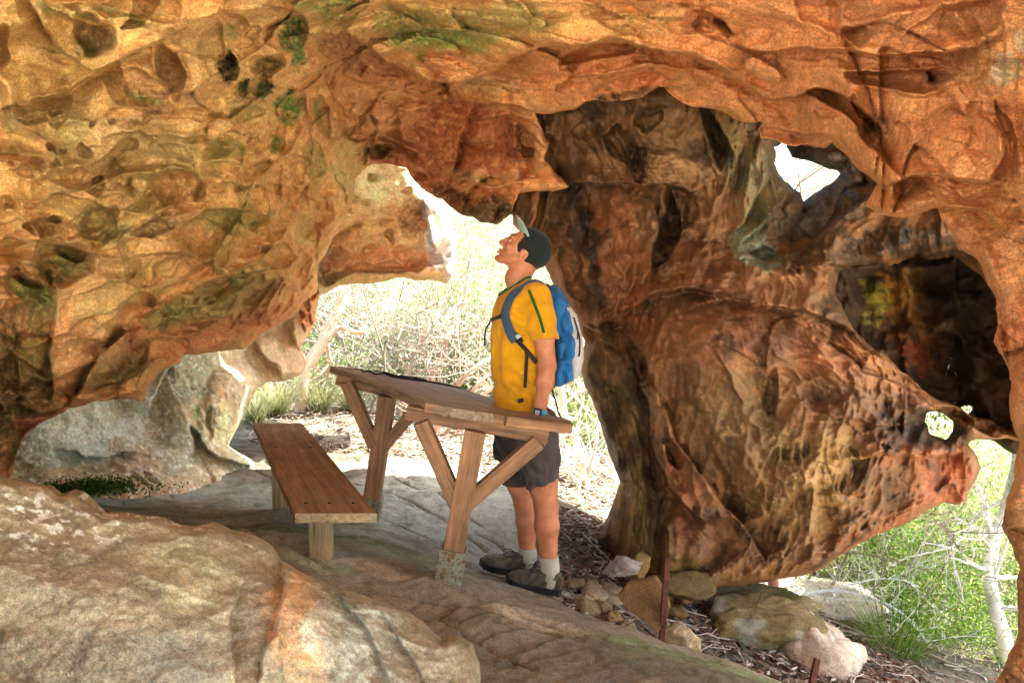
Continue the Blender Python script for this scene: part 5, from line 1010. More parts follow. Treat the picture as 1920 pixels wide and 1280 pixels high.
# cap on the back of the head, brim turned up
cc = W(995, 463); CAPR = (.094, .088, .108)
def skull(p): return head_sd(p)
def cap_plane(p): return cut_plane(p, W(984, 462), (1, 0, -.10))
def cap_sd(p):
    q = HL(p); d = ell(q, (-.020, 0, .036), (.108, .084, .098)) * HS
    d = smax(d, -(cut_plane(p, W(982, 460), (1, 0, .02))), .004); low = cut_plane(p, W(1003, 500), (-.35, 0, -1)); return smax(d, low, .006) + .0015 * fbm(p * 40, 2, 3)
v, f = sdfmesh(cap_sd, (W(960, 460)[0], YC - .12, W(980, 515)[2]), (W(1040, 460)[0], YC + .12, W(980, 405)[2]), .0045); capo = child("cap", v, f, M_CAP)
bm_pts = []
b0 = W(981, 446); bd = W(967, 401) - b0; bd /= np.linalg.norm(bd); bn_ = np.cross(bd, [0, 1.0, 0]); vv = []; nu, nvv = 9, 13
for side in (0, 1):
    for i in range(nu):
        for j in range(nvv):
            s_ = (j / (nvv - 1) * 2 - 1); t_ = i / (nu - 1); hw = .082 * (1 - .10 * t_); ln_ = .125 * math.sqrt(max(0, 1 - (abs(s_) ** 2.6) * .92)) * t_
            vv.append(b0 + np.array([0, 1, 0]) * s_ * hw + bd * (ln_ - .006) + bn_ * (.030 * s_ ** 2 * (1 if bn_[0] > 0 else -1) + side * .005))
ff_ = []
for side in (0, 1):
    o_ = side * nu * nvv
    for i in range(nu - 1):
        for j in range(nvv - 1):
            q_ = (o_ + i * nvv + j, o_ + i * nvv + j + 1, o_ + (i + 1) * nvv + j + 1, o_ + (i + 1) * nvv + j); ff_.append(q_ if side else q_[::-1])
per = [(0, j) for j in range(nvv)] + [(i, nvv - 1) for i in range(1, nu)] + [(nu - 1, j) for j in range(nvv - 2, -1, -1)] + [(i, 0) for i in range(nu - 2, 0, -1)]
pi_ = [i * nvv + j for i, j in per]
for k in range(len(pi_)): a_, b2 = pi_[k], pi_[(k + 1) % len(pi_)]; ff_.append((a_, b2, b2 + nu * nvv, a_ + nu * nvv))
child("brim", np.array(vv), ff_, M_BRIMU, "pale green brim pointing up", capo)
v, f = merge([tube([W(1024, 452, -.02), W(1027, 452, -.02)], .010, 8)] ); child("cap_button", v, f, M_BRIMU, None, capo)
def hair_sd(p):
    q = HL(p); d = ell(q, (-.020, 0, .028), (.104, .080, .092)) * HS; d = smax(d, q[:, 0] * HS - .045 + .5 * np.clip(-q[:, 2] - .0, 0, 1), .008); d = smax(d, -(q[:, 2] + .052) * HS, .01)
    ea = ell(np.stack([q[:, 0] + .012, np.abs(q[:, 1]) - .076, q[:, 2] + .012], 1), (0, 0, 0), (.024, .03, .036)); d = smax(d, -ea, .004); return d + .003 * fbm(p * 70, 2, 3)
v, f = sdfmesh(hair_sd, hc - .16, hc + .16, .005); child("hair", v, f, M_HAIR)
# wrist watch
wa = W(1012, 771, -.20); wd = W(1009, 785, -.20) - W(1014, 755, -.20); wd /= np.linalg.norm(wd)
def band(c, ax, r, w, t):
    u = np.cross(ax, [0, 1., 0]); u /= np.linalg.norm(u); v2 = np.cross(ax, u); vs = []
    for k in range(24):
        a = 2 * math.pi * k / 24; dr = math.cos(a) * u + math.sin(a) * v2
        for (i, j) in ((-1, 0), (-1, 1), (1, 1), (1, 0)): vs.append(c + dr * (r + j * t) + ax * (i * w / 2))
    fs = [(k * 4 + j, k * 4 + (j + 1) % 4, ((k + 1) % 24) * 4 + (j + 1) % 4, ((k + 1) % 24) * 4 + j) for k in range(24) for j in range(4)]; return np.array(vs), fs
v, f = band(wa, wd, .031, .024, .004); watch = child("watch", v, f, M_WATCH)
wx = np.array([-.35, -1, 0]); wx = wx - wd * wx.dot(wd); wx /= np.linalg.norm(wx); ws = np.cross(wd, wx); c0 = wa + wx * .034; vs = [c0 + wx * k * .007 + ws * i * .019 + wd * j * .019 for k in (-1, 1) for (i, j) in ((-1, -1), (1, -1), (1, 1), (-1, 1))]
o = solid("watch_case", vs, box8(vs), M_DARK, None, .003); o.parent = watch
vs = [c0 + wx * (.0072 + k * .0008) + ws * i * .012 + wd * j * .011 for k in (-1, 1) for (i, j) in ((-1, -1), (1, -1), (1, 1), (-1, 1))]; o = solid("watch_face", vs, box8(vs), M_GREY, None, 0); o.parent = watch
# ---- backpack
pack = empty("backpack", tuple(W(1050, 722)), "blue and pale grey backpack worn on the man's back", "backpack")
def pchild(name, v, f, m, label=None):
    o = mesh(name, v, f, m, None); o.parent = pack; o.matrix_parent_inverse = Matrix.Translation(-Vector(pack.location))
    if label: o['label'] = label
    return o
def pk(py, l, r, hw): a = W(l, py); c = W(r, py); return (a[2], (a[0] + c[0]) / 2, (c[0] - a[0]) / 2, YC, hw)
body_t = [pk(537, 1022, 1040, .07), pk(548, 1020, 1052, .11), pk(580, 1028, 1066, .135), pk(630, 1034, 1076, .145), pk(680, 1034, 1078, .145), pk(708, 1032, 1072, .13), pk(722, 1030, 1056, .10)]
outer_t = [pk(572, 1048, 1066, .09), pk(590, 1050, 1080, .115), pk(630, 1060, 1090, .125), pk(675, 1062, 1092, .125), pk(700, 1058, 1085, .11), pk(716, 1050, 1068, .08)]
def packb(p): return ell_slices(p, body_t) - .006 + .016 * (ridged(warp(p, .03, 8, 2) * np.array([18, 14, 8]), 2, 3) - .3) + .004 * fbm(p * 22, 2, 8)
v, f = sdfmesh(packb, (.10, YC - .2, W(1050, 728)[2]), (.42, YC + .2, W(1050, 530)[2]), .007); pchild("main_compartment", v, f, M_BLUE)
v, f = sdfmesh(lambda p: ell_slices(p, outer_t) - .004 + .003 * fbm(p * 16, 2, 8), (.16, YC - .18, W(1050, 722)[2]), (.44, YC + .18, W(1050, 560)[2]), .007); pchild("front_pocket", v, f, M_GREY)
v, f = sdfmesh(lambda p: ell_slices(p, [pk(545, 1018, 1034, .10), pk(600, 1028, 1046, .13), pk(660, 1032, 1046, .13), pk(705, 1030, 1044, .11)]), (.06, YC - .2, W(1050, 712)[2]), (.36, YC + .2, W(1050, 538)[2]), .008); pchild("back_panel", v, f, M_WEB)
osd = lambda p: ell_slices(p, outer_t) - .004
zp, zn = project(spline([W(1079, 594, -.13), W(1086, 620, -.13), W(1088, 645, -.13), W(1084, 668, -.13)]), osd, .001); v, f = strip(zp, zn, .009, .005); pchild("zip", v, f, M_WEB)
v, f = tube([zp[6], zp[6] + np.array([.004, -.01, -.02]), zp[6] + np.array([.002, -.012, -.06])], .0035, 6); pchild("zip_pull", v, f, M_WEB)
allsd = lambda p: np.minimum(shirt_sd(p), packb(p))
def strap(pts, w, t, m, nm, sd=None, off=.005):
    p_, n_ = project(spline(pts, 30), sd or shirt0, off, True); v, f = strip(p_, n_, w, t); return pchild(nm, v, f, m)
strap([W(1028, 552, -.10), W(1010, 534, -.12), W(990, 530, -.13), W(972, 548, -.15), W(957, 572, -.17), W(952, 600, -.18), W(958, 622, -.19), W(968, 638, -.20)], .052, .012, M_STRAP, "shoulder_strap")
strap([W(966, 634, -.2), W(980, 650, -.22), W(996, 666, -.22), W(1010, 682, -.20)], .022, .005, M_WEB, "webbing")
strap([W(986, 655, -.22), W(989, 672, -.22), W(986, 700, -.2), W(985, 727, -.2)], .017, .004, M_WEB, "strap_tail")
strap([W(952, 588, -.17), W(938, 592, -.16), W(926, 598, -.10), W(922, 600, .0), W(926, 598, .10)], .020, .006, M_WEB, "chest_strap")
strap([W(1010, 536, .12), W(985, 540, .13), W(955, 556, .15), W(930, 575, .16), W(924, 600, .16), W(928, 630, .17)], .055, .012, M_STRAP, "shoulder_strap")
v, f = tube(spline([W(923, 596, .10), W(918, 606, .08), W(910, 620, .08), W(909, 648, .08)], 14), .005, 6); pchild("strap_tail", v, f, M_WEB)
for (px, py) in ((972, 634), (969, 628)):
    p_, n_ = project([W(px, py, -.2), W(px + 4, py + 6, -.2)], shirt_sd, .012); v, f = strip(p_, n_, .030, .010); pchild("buckle", v, f, M_DARK if px == 972 else M_GREY)
v, f = tube(spline([W(1033, 724, -.1), W(1040, 745, -.1), W(1048, 775, -.08), W(1056, 788, -.06)], 12), .005, 6); pchild("hip_strap", v, f, M_WEB)
# ================================================================== stones, litter, stakes
def stone_mesh(r, sx, sy, sz, seed, res=18, rough=.25, facet=.5):
    th = np.linspace(0, math.pi, res); ph = np.linspace(0, 2 * math.pi, 2 * res + 1)[:-1]; v = []
    T, PH = np.meshgrid(th, ph, indexing='ij'); d = np.stack([np.sin(T) * np.cos(PH), np.sin(T) * np.sin(PH), np.cos(T)], -1).reshape(-1, 3)
    rg = np.random.default_rng(seed); k = np.full(len(d), 9.0)
    for _ in range(14):
        n = rg.normal(size=3); n /= np.linalg.norm(n); h = rg.uniform(.6, 1.0); c = d @ n; k = np.minimum(k, np.where(c > .05, h / np.maximum(c, .05), 9))
    facet = min(1, facet + .35); k = np.minimum(k, 1.25) * facet + (1 - facet); k = k * (1 + rough * .9 * fbm(d * 2.2 + seed, 4, 3) + rough * .35 * (ridged(d * 3.5 + seed, 4, 5) - .4))
    v = d * k[:, None] * np.array([sx, sy, sz]) * r; m = 2 * res
    f = [(i * m + j, (i + 1) * m + j, (i + 1) * m + (j + 1) % m, i * m + (j + 1) % m) for i in range(res - 1) for j in range(m)]
    return v, np.array(f)
def stone(name, c, r, s, seed, col, label, cat, group=None, rot=0, res=16, facet=.6, spots=None, rough=.25):
    v, f = stone_mesh(r, *s, seed, res, rough, facet); a = math.radians(rot); R = np.array([[math.cos(a), -math.sin(a), 0], [math.sin(a), math.cos(a), 0], [0, 0, 1]]); v = v @ R.T
    wv = v + np.array(c); cc = np.tile(lin(col), (len(v), 1)) * (1 + .35 * fbm(wv * 9, 4, 3)[:, None] + .2 * fbm(wv * 40, 2, 3)[:, None])
    if spots is not None:
        k = sstep(.1, .4, fbm(wv * 5, 3, 9))[:, None] * .8; cc = cc * (1 - k) + lin(spots) * k
    o = mesh(name, v, f, M_GROUND, None, True, np.clip(cc, .01, .9)); o.location = c; return tag(o, label, cat, group)
# upright flat slab leaning beside the rusty stake
fp = [(1157, 1118), (1175, 1095), (1205, 1088), (1228, 1083), (1240, 1100), (1248, 1118), (1256, 1140), (1250, 1160), (1240, 1175), (1232, 1190), (1215, 1170), (1195, 1155), (1175, 1140)]
a_ = [P(x, y, 3.5 + (1190 - y) * .0014) for x, y in fp]; b_ = [p + np.array([.02, .07, -.01]) for p in a_]; n_ = len(fp)
so = solid("leaning_slab", a_ + b_, [tuple(range(n_)), tuple(range(2 * n_ - 1, n_ - 1, -1))] + [(i, i + n_, (i + 1) % n_ + n_, (i + 1) % n_) for i in range(n_)], M_GROUND, None, .006)
me = so.data; vc = np.zeros(len(me.vertices) * 3); me.vertices.foreach_get("co", vc); vc = vc.reshape(-1, 3); at = me.color_attributes.new("Col", 'FLOAT_COLOR', 'POINT')
c4 = np.ones((len(vc), 4)); c4[:, :3] = lin((124, 94, 60)) * (1 + .3 * fbm(vc * 14, 3, 4)[:, None]); at.data.foreach_set("color", c4.astype(np.float32).ravel())
tag(so, "brown flat stone slab propped on edge beside the rusty stake", "stone slab")
M_RUST, n, b = nodes("rusty_steel", .8, .3); g = N(n, "ShaderNodeTexCoord").outputs["Object"]; k1 = noise_(n, 30, 5, .7, g)
r = ramp(n, k1.outputs[0], [(.3, tuple(lin((60, 34, 26)))), (.7, tuple(lin((120, 72, 52))))]); n.links.new(r.outputs[0], b.inputs["Base Color"])
def stake(a, c, lab):
    a = np.array(a); c = np.array(c); d = c - a; d /= np.linalg.norm(d); s = np.array([1, 0, 0.]); s -= d * s.dot(d); s /= np.linalg.norm(s); t = np.cross(d, s)
    prof = [(-.013, -.016), (.013, -.016), (.013, -.011), (-.008, -.011), (-.008, .016), (-.013, .016)]; v = [p + s * x + t * y for p in (a, c) for x, y in prof]
    f = [(i, (i + 1) % 6, (i + 1) % 6 + 6, i + 6) for i in range(6)] + [(5, 4, 3, 0), (3, 2, 1, 0), (6, 9, 10, 11), (6, 7, 8, 9)]; tag(mesh("metal_stake", v, f, M_RUST, None, False), lab, "stake")
stake(P(1240, 1202, 3.52), P(1252, 1046, 3.62), "rusty angle-iron stake standing behind the propped stone slab")
stake(P(1512, 1330, 3.7), P(1532, 1234, 3.8), "short rusty stake at the bottom edge by the pale boulder")
stone("boulder", tuple(P(1530, 1235, 4.3)), .30, (1.0, .9, .85), 3, (204, 186, 164), "sunlit pale pink boulder beyond the short stake", "boulder", None, 20, 40, .5, (236, 224, 206))
stone("boulder", tuple(P(1415, 1185, 4.35)), .30, (1.25, .9, .55), 5, (140, 124, 84), "mossy brown flat-topped boulder below the rock window", "boulder", None, 10, 44, .55, (168, 172, 150))
stone("boulder", tuple(P(1395, 1135, 4.9)), .34, (1.2, .8, .5), 8, (150, 136, 96), "grey-green boulder behind the flat-topped mossy one", "boulder", None, -10, 40, .5, (104, 110, 50))
stone("boulder", tuple(P(1500, 1125, 5.6)), .55, (1.3, .8, .35), 12, (226, 214, 196), "low white sunlit ledge stone outside the rock window", "boulder", None, -20, 40, .5)
stone("stone", tuple(P(1280, 1205, 3.62)), .10, (1.2, .8, .75), 17, (186, 168, 132), "pale yellow rounded stone on the litter right of the rusty stake", "stone", None, 15, 24)
stone("stone", tuple(P(1290, 1100, 4.25)), .13, (1.7, .8, .7), 23, (112, 94, 62), "olive brown stone wedged under the rock wall", "stone", None, 0, 28)
stone("stone", tuple(P(1165, 1062, 4.1)), .09, (1.3, .9, .7), 31, (170, 160, 150), "grey wedge-shaped stone left of the propped slab", "stone", None, 30, 24)
stone("stone", tuple(P(1196, 1062, 4.2)), .075, (1, .9, .9), 33, (140, 114, 72), "ochre stone at the foot of the rock wall", "stone", None, 0, 22)
rr = random.Random(4)
spots = [(1130, 1115), (1150, 1140), (1105, 1100), (1120, 1085), (1180, 1150), (1205, 1178), (1090, 1118), (1075, 1080), (1140, 1092), (1225, 1200), (1165, 1165), (1100, 1135), (1145, 1070), (1110, 1060), (1215, 1060), (1232, 1075), (1262, 1078), (1195, 1190), (1240, 1120), (1270, 1110)]
for i, (px, py) in enumerate(spots):
    Y = 3.62 + (1200 - py) * .0052; p = P(px, py, Y); z = floor_at(p[0], p[1])
    stone("stone", (p[0], p[1], z + .02), rr.uniform(.045, .085), (rr.uniform(1, 1.5), 1, rr.uniform(.55, .9)), 50 + i, rr.choice([(156, 132, 92), (140, 122, 90), (170, 152, 124), (120, 96, 60)]), "small angular stone in the rubble between the slab edge and the rock wall", "stone", "rubble stones along the slab edge", rr.uniform(0, 180), 12)
# leaf litter
def leaf_cloud(cs, dirs, size, asp=.32, fold=.15, seed=0):
    """one bent diamond per leaf"""
    rg = np.random.default_rng(seed); n = len(cs); d = dirs / np.linalg.norm(dirs, axis=1)[:, None]; r = rg.normal(size=(n, 3)); s = np.cross(d, r); s /= np.linalg.norm(s, axis=1)[:, None]; nn = np.cross(d, s)
    L_ = (size * rg.uniform(.6, 1.3, n))[:, None]; a = cs - d * L_ / 2; b_ = cs + s * L_ * asp / 2 + nn * L_ * fold; c = cs + d * L_ / 2; e_ = cs - s * L_ * asp / 2 + nn * L_ * fold
    v = np.stack([a, b_, c, e_], 1).reshape(-1, 3); f = np.arange(4 * n).reshape(n, 4); return v, f
def leafmat(name, stops, tr=.35, rough=.6):
    m, n, b = nodes(name, rough, .3); at = N(n, "ShaderNodeAttribute"); at.attribute_name = "Col"; n.links.new(at.outputs[0], b.inputs["Base Color"])
    if tr:
        t = N(n, "ShaderNodeBsdfTranslucent"); n.links.new(at.outputs[0], t.inputs[0]); mx = N(n, "ShaderNodeMixShader"); mx.inputs[0].default_value = tr
        n.links.new(b.outputs[0], mx.inputs[1]); n.links.new(t.outputs[0], mx.inputs[2]); n.links.new(mx.outputs[0], n.nodes["Material Output"].inputs[0])
    return m
M_LEAF = leafmat("eucalypt_leaf", None, .4); M_LITTER = leafmat("dry_litter", None, 0, .8); M_BARK = leafmat("pale_bark", None, 0, .85)
leaf_gain = 1.0
def leafcol(n, pal, rg, k=4):
    p = lin(np.array(pal)); i = rg.integers(0, len(p), n); c = p[i] * rg.uniform(.7, 1.25, (n, 1)) * leaf_gain; return np.repeat(np.clip(c, 0, .85), k, 0)
DRY = [(170, 156, 136), (140, 118, 96), (120, 90, 68), (196, 186, 170), (96, 70, 52), (140, 100, 74), (70, 56, 46)]
def litter(name, regions, n, size, seed, lab):
    rg = np.random.default_rng(seed); xs, ys = [], []
    for (x0, x1, y0, y1, w) in regions:
        k = int(n * w); xs.append(rg.uniform(x0, x1, k)); ys.append(rg.uniform(y0, y1, k))
    x = np.concatenate(xs); y = np.concatenate(ys); q, tp = ledge_sd(x, y)
    keep = (y > 5.7 + .5 * np.clip(-x, -1, 3)) | ((q > .03) & (tp > .5) & (y < 5.8)) | (x > 2.2); keep &= fbm(np.stack([x * 2.3, y * 2.3, x * 0], 1), 3, 4) > -.28
    x, y = x[keep], y[keep]; z = floor_z(x[None], y[None])[0] + rg.uniform(.003, .02, len(x)); a = rg.uniform(0, 2 * math.pi, len(x)); d = np.stack([np.cos(a), np.sin(a), rg.uniform(-.3, .3, len(x))], 1)
    v, f = leaf_cloud(np.stack([x, y, z], 1), d, size, .24, .12, seed); o = mesh(name, v, f, M_LITTER, None, False, leafcol(len(x), DRY, rg)); return tag(o, None, None, None, 'stuff')
litter("leaf_litter", [(0, 2.4, 3.4, 5.6, .35), (-2.6, 2.6, 5.4, 9, .5), (2, 5, 3, 9, .15)], 26000, .062, 3, '')
def twigs(name, n, seed):
    rg = np.random.default_rng(seed); parts = []; k = 0
    while k < n:
        x = rg.uniform(-2.6, 3.2); y = rg.uniform(3.5, 8.5); q, tp = ledge_sd(np.array([x]), np.array([y]))
        if not (y > 6 + .4 * max(-x, 0) or (q[0] > .04 and tp[0] > .5) or x > 2.2): continue
        a = rg.uniform(0, math.pi); l = rg.uniform(.1, .4); m = 4; t = np.linspace(-.5, .5, m); px = x + t * l * math.cos(a); py = y + t * l * math.sin(a)
        pz = floor_z(px[None], py[None])[0] + .012 + rg.uniform(0, .03) + t * rg.uniform(-.1, .1) * l; pts = np.stack([px, py, pz], 1) + rg.normal(0, .008, (m, 3)); parts.append(tube(pts, rg.uniform(.002, .005), 4)); k += 1
    v, f = merge(parts); o = mesh(name, v, f, M_LITTER, None, True, np.tile(lin((190, 172, 156)), (len(v), 1)) * (1 + .4 * fbm(v * 6, 2, 3)[:, None])); tag(o, None, None, None, 'stuff')
twigs("fallen_twigs", 750, 6)
# ================================================================== vegetation
leaf_gain = 1.65
def grow(rg, p, d, l, r, depth, out, tips, bend=.25, spread=.7, kids=3, up_=.1, seg=5):
    pts = [p.copy()]; dd = d.copy()
    for _ in range(seg):
        dd = dd + rg.normal(0, bend * .5, 3) + np.array([0, 0, up_]); dd /= np.linalg.norm(dd); pts.append(pts[-1] + dd * l / seg)
    pts = np.array(pts); out.append((pts, np.linspace(r, r * .55, len(pts))))
    if depth == 0: tips.append((pts[-1], dd)); tips.append((pts[-2], dd)); return
    for k in range(kids):
        i = rg.integers(2, len(pts)); nd = dd + rg.normal(0, spread, 3); nd /= np.linalg.norm(nd); grow(rg, pts[i], nd, l * rg.uniform(.5, .75), r * .55, depth - 1, out, tips, bend, spread, kids, up_, max(3, seg - 1))
def bark(n_v, v, pale): return np.tile(np.clip(lin(pale) * 1.9, 0, .82), (n_v, 1)) * np.clip(1 + .5 * fbm(v * 5, 3, 3) + .25 * fbm(v * np.array([30, 30, 8]), 2, 6), .3, 1.6)[:, None]
GR1 = [(170, 178, 140), (188, 194, 164), (130, 146, 100), (204, 206, 184), (150, 154, 124)]; GR2 = [(180, 180, 160), (200, 200, 186), (140, 142, 120), (108, 110, 92)]; GR3 = [(90, 130, 50), (124, 156, 66), (150, 176, 90), (180, 194, 124)]
def plant(name, stems, leaves, pal, lsize, seed, pale=(176, 160, 144), depth=3, l=1.1, r=.02, kids=3, bend=.3, spread=.7, per=5, lsp=.09, upb=.1, asp=.25):
    rg = np.random.default_rng(seed); out = []; tips = []
    for _ in range(stems):
        p = np.array([rg.normal(0, .12), rg.normal(0, .12), -.1]); d = np.array([rg.normal(0, .35), rg.normal(0, .35), 1.0]); d /= np.linalg.norm(d); grow(rg, p, d, l * rg.uniform(.8, 1.3), r, depth, out, tips, bend, spread, kids, upb)
    v, f = merge([tube(p, q, 4 if q[0] < .012 else 6) for p, q in out]); me = mesh("trunk", v, f, M_BARK, None, True, bark(len(v), v, pale))
    lo = None
    if leaves:
        tp = np.array([t[0] for t in tips]); td = np.array([t[1] for t in tips]); i = rg.integers(0, len(tp), leaves); c = tp[i] + rg.normal(0, lsp, (leaves, 3)); d = td[i] + rg.normal(0, .7, (leaves, 3))
        lv, lf = leaf_cloud(c, d, lsize, asp, .08, seed); lo = mesh("crown", lv, lf, M_LEAF, None, False, leafcol(leaves, pal, rg))
    return me, lo
def place(tpl, name, x, y, rz, s, label, cat, group=None, first=None, z=None, tilt=0):
    e = bpy.data.objects.new(name, None); C.objects.link(e); e.location = (x, y, floor_at(x, y) if z is None else z); e.rotation_euler = (tilt, 0, rz); e.scale = (s, s, s); tag(e, label, cat, group)
    for src in tpl:
        if src is None: continue
        if src.parent is None and not src.get('used'): o = src; src['used'] = 1
        else: o = src.copy(); C.objects.link(o)
        o.parent = e
        if 'used' in o and o is not src: del o['used']
    return e
tA = plant("thicket", 6, 1500, GR2, .05, 11, (122, 116, 106), 3, 1.3, .016, 3, .35, .8, upb=.05)
tB = plant("thicket", 5, 2600, GR1, .055, 12, (112, 104, 94), 3, 1.1, .014, 3, .3, .7)
tC = plant("leafy", 5, 6500, GR3, .05, 13, (120, 104, 84), 3, .8, .012, 3, .3, .8, lsp=.12)
tD = plant("tree", 1, 4000, GR1, .075, 14, (150, 130, 116), 4, 2.6, .055, 3, .18, .75, lsp=.2)
tE = plant("tree", 1, 900, GR2, .06, 15, (110, 90, 80), 4, 2.8, .04, 3, .22, .6, lsp=.16)
rg = np.random.default_rng(5)
def scatter(tpls, n, x0, x1, y0, y1, s0, s1, name, label, cat, group, avoid=.0):
    k = 0
    while k < n:
        y = y0 + (y1 - y0) * rg.random() ** .8; sp = y / 8.5; x = rg.uniform(x0, x1) * max(1, sp)
        i = rg.integers(0, len(tpls)); place(tpls[i], name, x, y, rg.uniform(0, 6.28), rg.uniform(s0, s1), label, cat, group); k += 1
scatter([tA, tA, tB], 120, -3.4, 4.2, 8.6, 16, .8, 1.35, "thicket_shrub", "tangled pale twiggy shrub in the sunlit bush beyond the cave", "shrub", "twiggy shrubs beyond the cave")
scatter([tC], 30, -3.4, 4.4, 10, 22, .9, 1.8, "leafy_shrub", "pale green leafy shrub in the sunlit bush beyond the cave", "shrub", "leafy shrubs beyond the cave")
scatter([tD, tE], 34, -3.6, 4.6, 11, 30, .9, 1.5, "tree", "slender pale-barked tree rising from the slope beyond the cave", "tree", "slender trees on the far slope")
for i in range(16):
    x, y = at_px0 = P(1500 + 26 * i, 1000 + (i * 53) % 160, 5.6 + (i * .37) % 2.2)[:2]; place(tC if i % 3 else tB, "leafy_bush", x, y, i * 2.1, .75 + .05 * (i % 5), "soft green bush crowding the lower right opening", "bush", "green bushes crowding the lower right opening")
# the wooded slope behind everything
def woods():
    rg = np.random.default_rng(9); n = 46000; x = rg.uniform(-34, 34, n); y = rg.uniform(24, 44, n); cl = fbm(np.stack([x * .5, y * .5, x * 0], 1), 3, 7); h = (2.2 + 3.2 * cl + 1.5 * rg.random(n)); z = floor_z(x[None], y[None], False)[0] + np.clip(h, .05, 9) * rg.random(n) ** .5
    v, f = leaf_cloud(np.stack([x, y, z], 1), rg.normal(size=(n, 3)), .55, .45, .1, 3); tag(mesh("woodland", v, f, M_LEAF, None, False, leafcol(n, [(206, 210, 186), (220, 222, 204), (180, 186, 156), (226, 224, 214), (150, 156, 130)], rg)), None, None, None, 'stuff')
woods()
# single stems that can be told apart
def stems(paths, label, seed, pale=(170, 140, 124), side=10, name="sapling", leaves=0, pal=GR2):
    rg = np.random.default_rng(seed); parts = []; tips = []
    base = P(*paths[0][0][0]); root = empty(name, tuple(base), label, "tree")
    for pts, r0, r1 in paths:
        q = spline([P(*p) for p in pts], 30) + 0; q = q + np.stack([fbm(q * 2.2, 2, seed + k) for k in range(3)], 1) * .05; rr_ = np.linspace(r0, r1, len(q)); parts.append(tube(q, rr_, 8))
        for k in range(side):
            i = rg.integers(len(q) // 4, len(q)); d = rg.normal(0, 1, 3) + np.array([0, 0, .3]); d /= np.linalg.norm(d); out = []; grow(rg, q[i], d, rg.uniform(.25, .7), r1 * .5, 1, out, tips, .4, .7, 3, .05, 4); parts += [tube(a, b, 4) for a, b in out]
    v, f = merge(parts); o = mesh("trunk", v, f, M_BARK, None, True, bark(len(v), v, pale)); o.parent = root; o.matrix_parent_inverse = Matrix.Translation(-Vector(root.location))
    if leaves:
        tp = np.array([t[0] for t in tips]); c = tp[rg.integers(0, len(tp), leaves)] + rg.normal(0, .06, (leaves, 3)); lv, lf = leaf_cloud(c, rg.normal(size=(leaves, 3)), .05, .3, .08, seed); lo = mesh("crown", lv, lf, M_LEAF, None, False, leafcol(leaves, pal, rg)); lo.parent = root; lo.matrix_parent_inverse = Matrix.Translation(-Vector(root.location))
stems([([(560, 800, 8.6), (575, 690, 8.6), (612, 640, 8.7), (642, 570, 8.8), (650, 520, 8.9), (660, 420, 9)], .075, .05), ([(580, 688, 8.6), (612, 650, 8.6), (640, 618, 8.6), (672, 625, 8.5), (700, 615, 8.5), (728, 570, 8.6), (765, 515, 8.8)], .035, .015)], "thick leaning forked trunk at the left of the main opening", 1, (176, 150, 128), 7)
stems([([(745, 800, 9.5), (765, 715, 9.5), (790, 640, 9.5), (812, 565, 9.6), (830, 480, 9.7)], .035, .02)], "thin upright stem above the middle of the table", 2, (150, 120, 108), 12)
stems([([(790, 800, 9), (805, 715, 9), (840, 640, 9), (865, 570, 9.2), (890, 470, 9.4)], .032, .02)], "thin slanting stem just left of the man's chest", 3, (140, 112, 100), 12)
stems([([(800, 850, 7.6), (850, 735, 7.6), (890, 690, 7.6), (925, 670, 7.7), (990, 640, 7.8)], .032, .016), ([(815, 840, 7.6), (880, 740, 7.6), (925, 695, 7.7), (1000, 660, 7.8)], .026, .014), ([(830, 850, 7.8), (900, 745, 7.8), (960, 720, 7.8)], .026, .014)], "spray of bending stems between the tabletop and the man's chest", 4, (166, 140, 122), 8)
stems([([(1104, 1010, 6.6), (1098, 900, 6.6), (1082, 830, 6.6), (1055, 765, 6.7), (1050, 640, 6.8)], .045, .028), ([(1100, 900, 6.6), (1118, 840, 6.6), (1126, 770, 6.7)], .022, .012), ([(1085, 925, 6.6), (1075, 890, 6.5), (1045, 840, 6.5)], .018, .01)], "pale forked sapling behind the man's legs", 5, (176, 164, 152), 14)
stems([([(1150, 1000, 7.2), (1148, 900, 7.3), (1120, 780, 7.4), (1110, 700, 7.5)], .05, .03)], "white trunk tight against the left flank of the rock wall", 6, (226, 220, 212), 8)
stems([([(1915, 1290, 5.2), (1890, 1210, 5.2), (1862, 1120, 5.2), (1868, 1030, 5.2), (1896, 930, 5.3), (1908, 850, 5.4), (1905, 700, 5.6)], .055, .035), ([(1868, 1000, 5.2), (1840, 930, 5.2), (1812, 900, 5.2)], .025, .014)], "sinuous pale trunk against the right rim of the cave", 7, (206, 186, 172), 8)
stems([([(1900, 1250, 6.2), (1892, 1150, 6.2), (1900, 1050, 6.3), (1890, 900, 6.3)], .035, .022)], "second grey trunk behind the sinuous one at the right rim", 8, (190, 180, 176), 8)
stems([([(1860, 1150, 6), (1815, 1070, 6), (1775, 990, 6), (1765, 920, 6)], .016, .009)], "thin slanting twig-like stem in the lower right opening", 9, (150, 120, 100), 6)
stems([([(1450, 1150, 5.2), (1449, 1110, 5.2), (1447, 1060, 5.3)], .042, .04)], "short brown trunk showing in the low gap under the rock wall", 10, (150, 104, 84), 2)
stems([([(1470, 1130, 5.4), (1540, 1108, 5.4), (1620, 1120, 5.3), (1680, 1150, 5.2), (1740, 1210, 5.1)], .016, .008), ([(1500, 1110, 5.5), (1560, 1160, 5.3), (1590, 1200, 5.1)], .010, .006), ([(1560, 1108, 5.4), (1640, 1090, 5.4), (1720, 1100, 5.3)], .010, .005)], "bleached dead branches sprawling in the lower right opening", 11, (236, 230, 222), 16, "dead_branch")
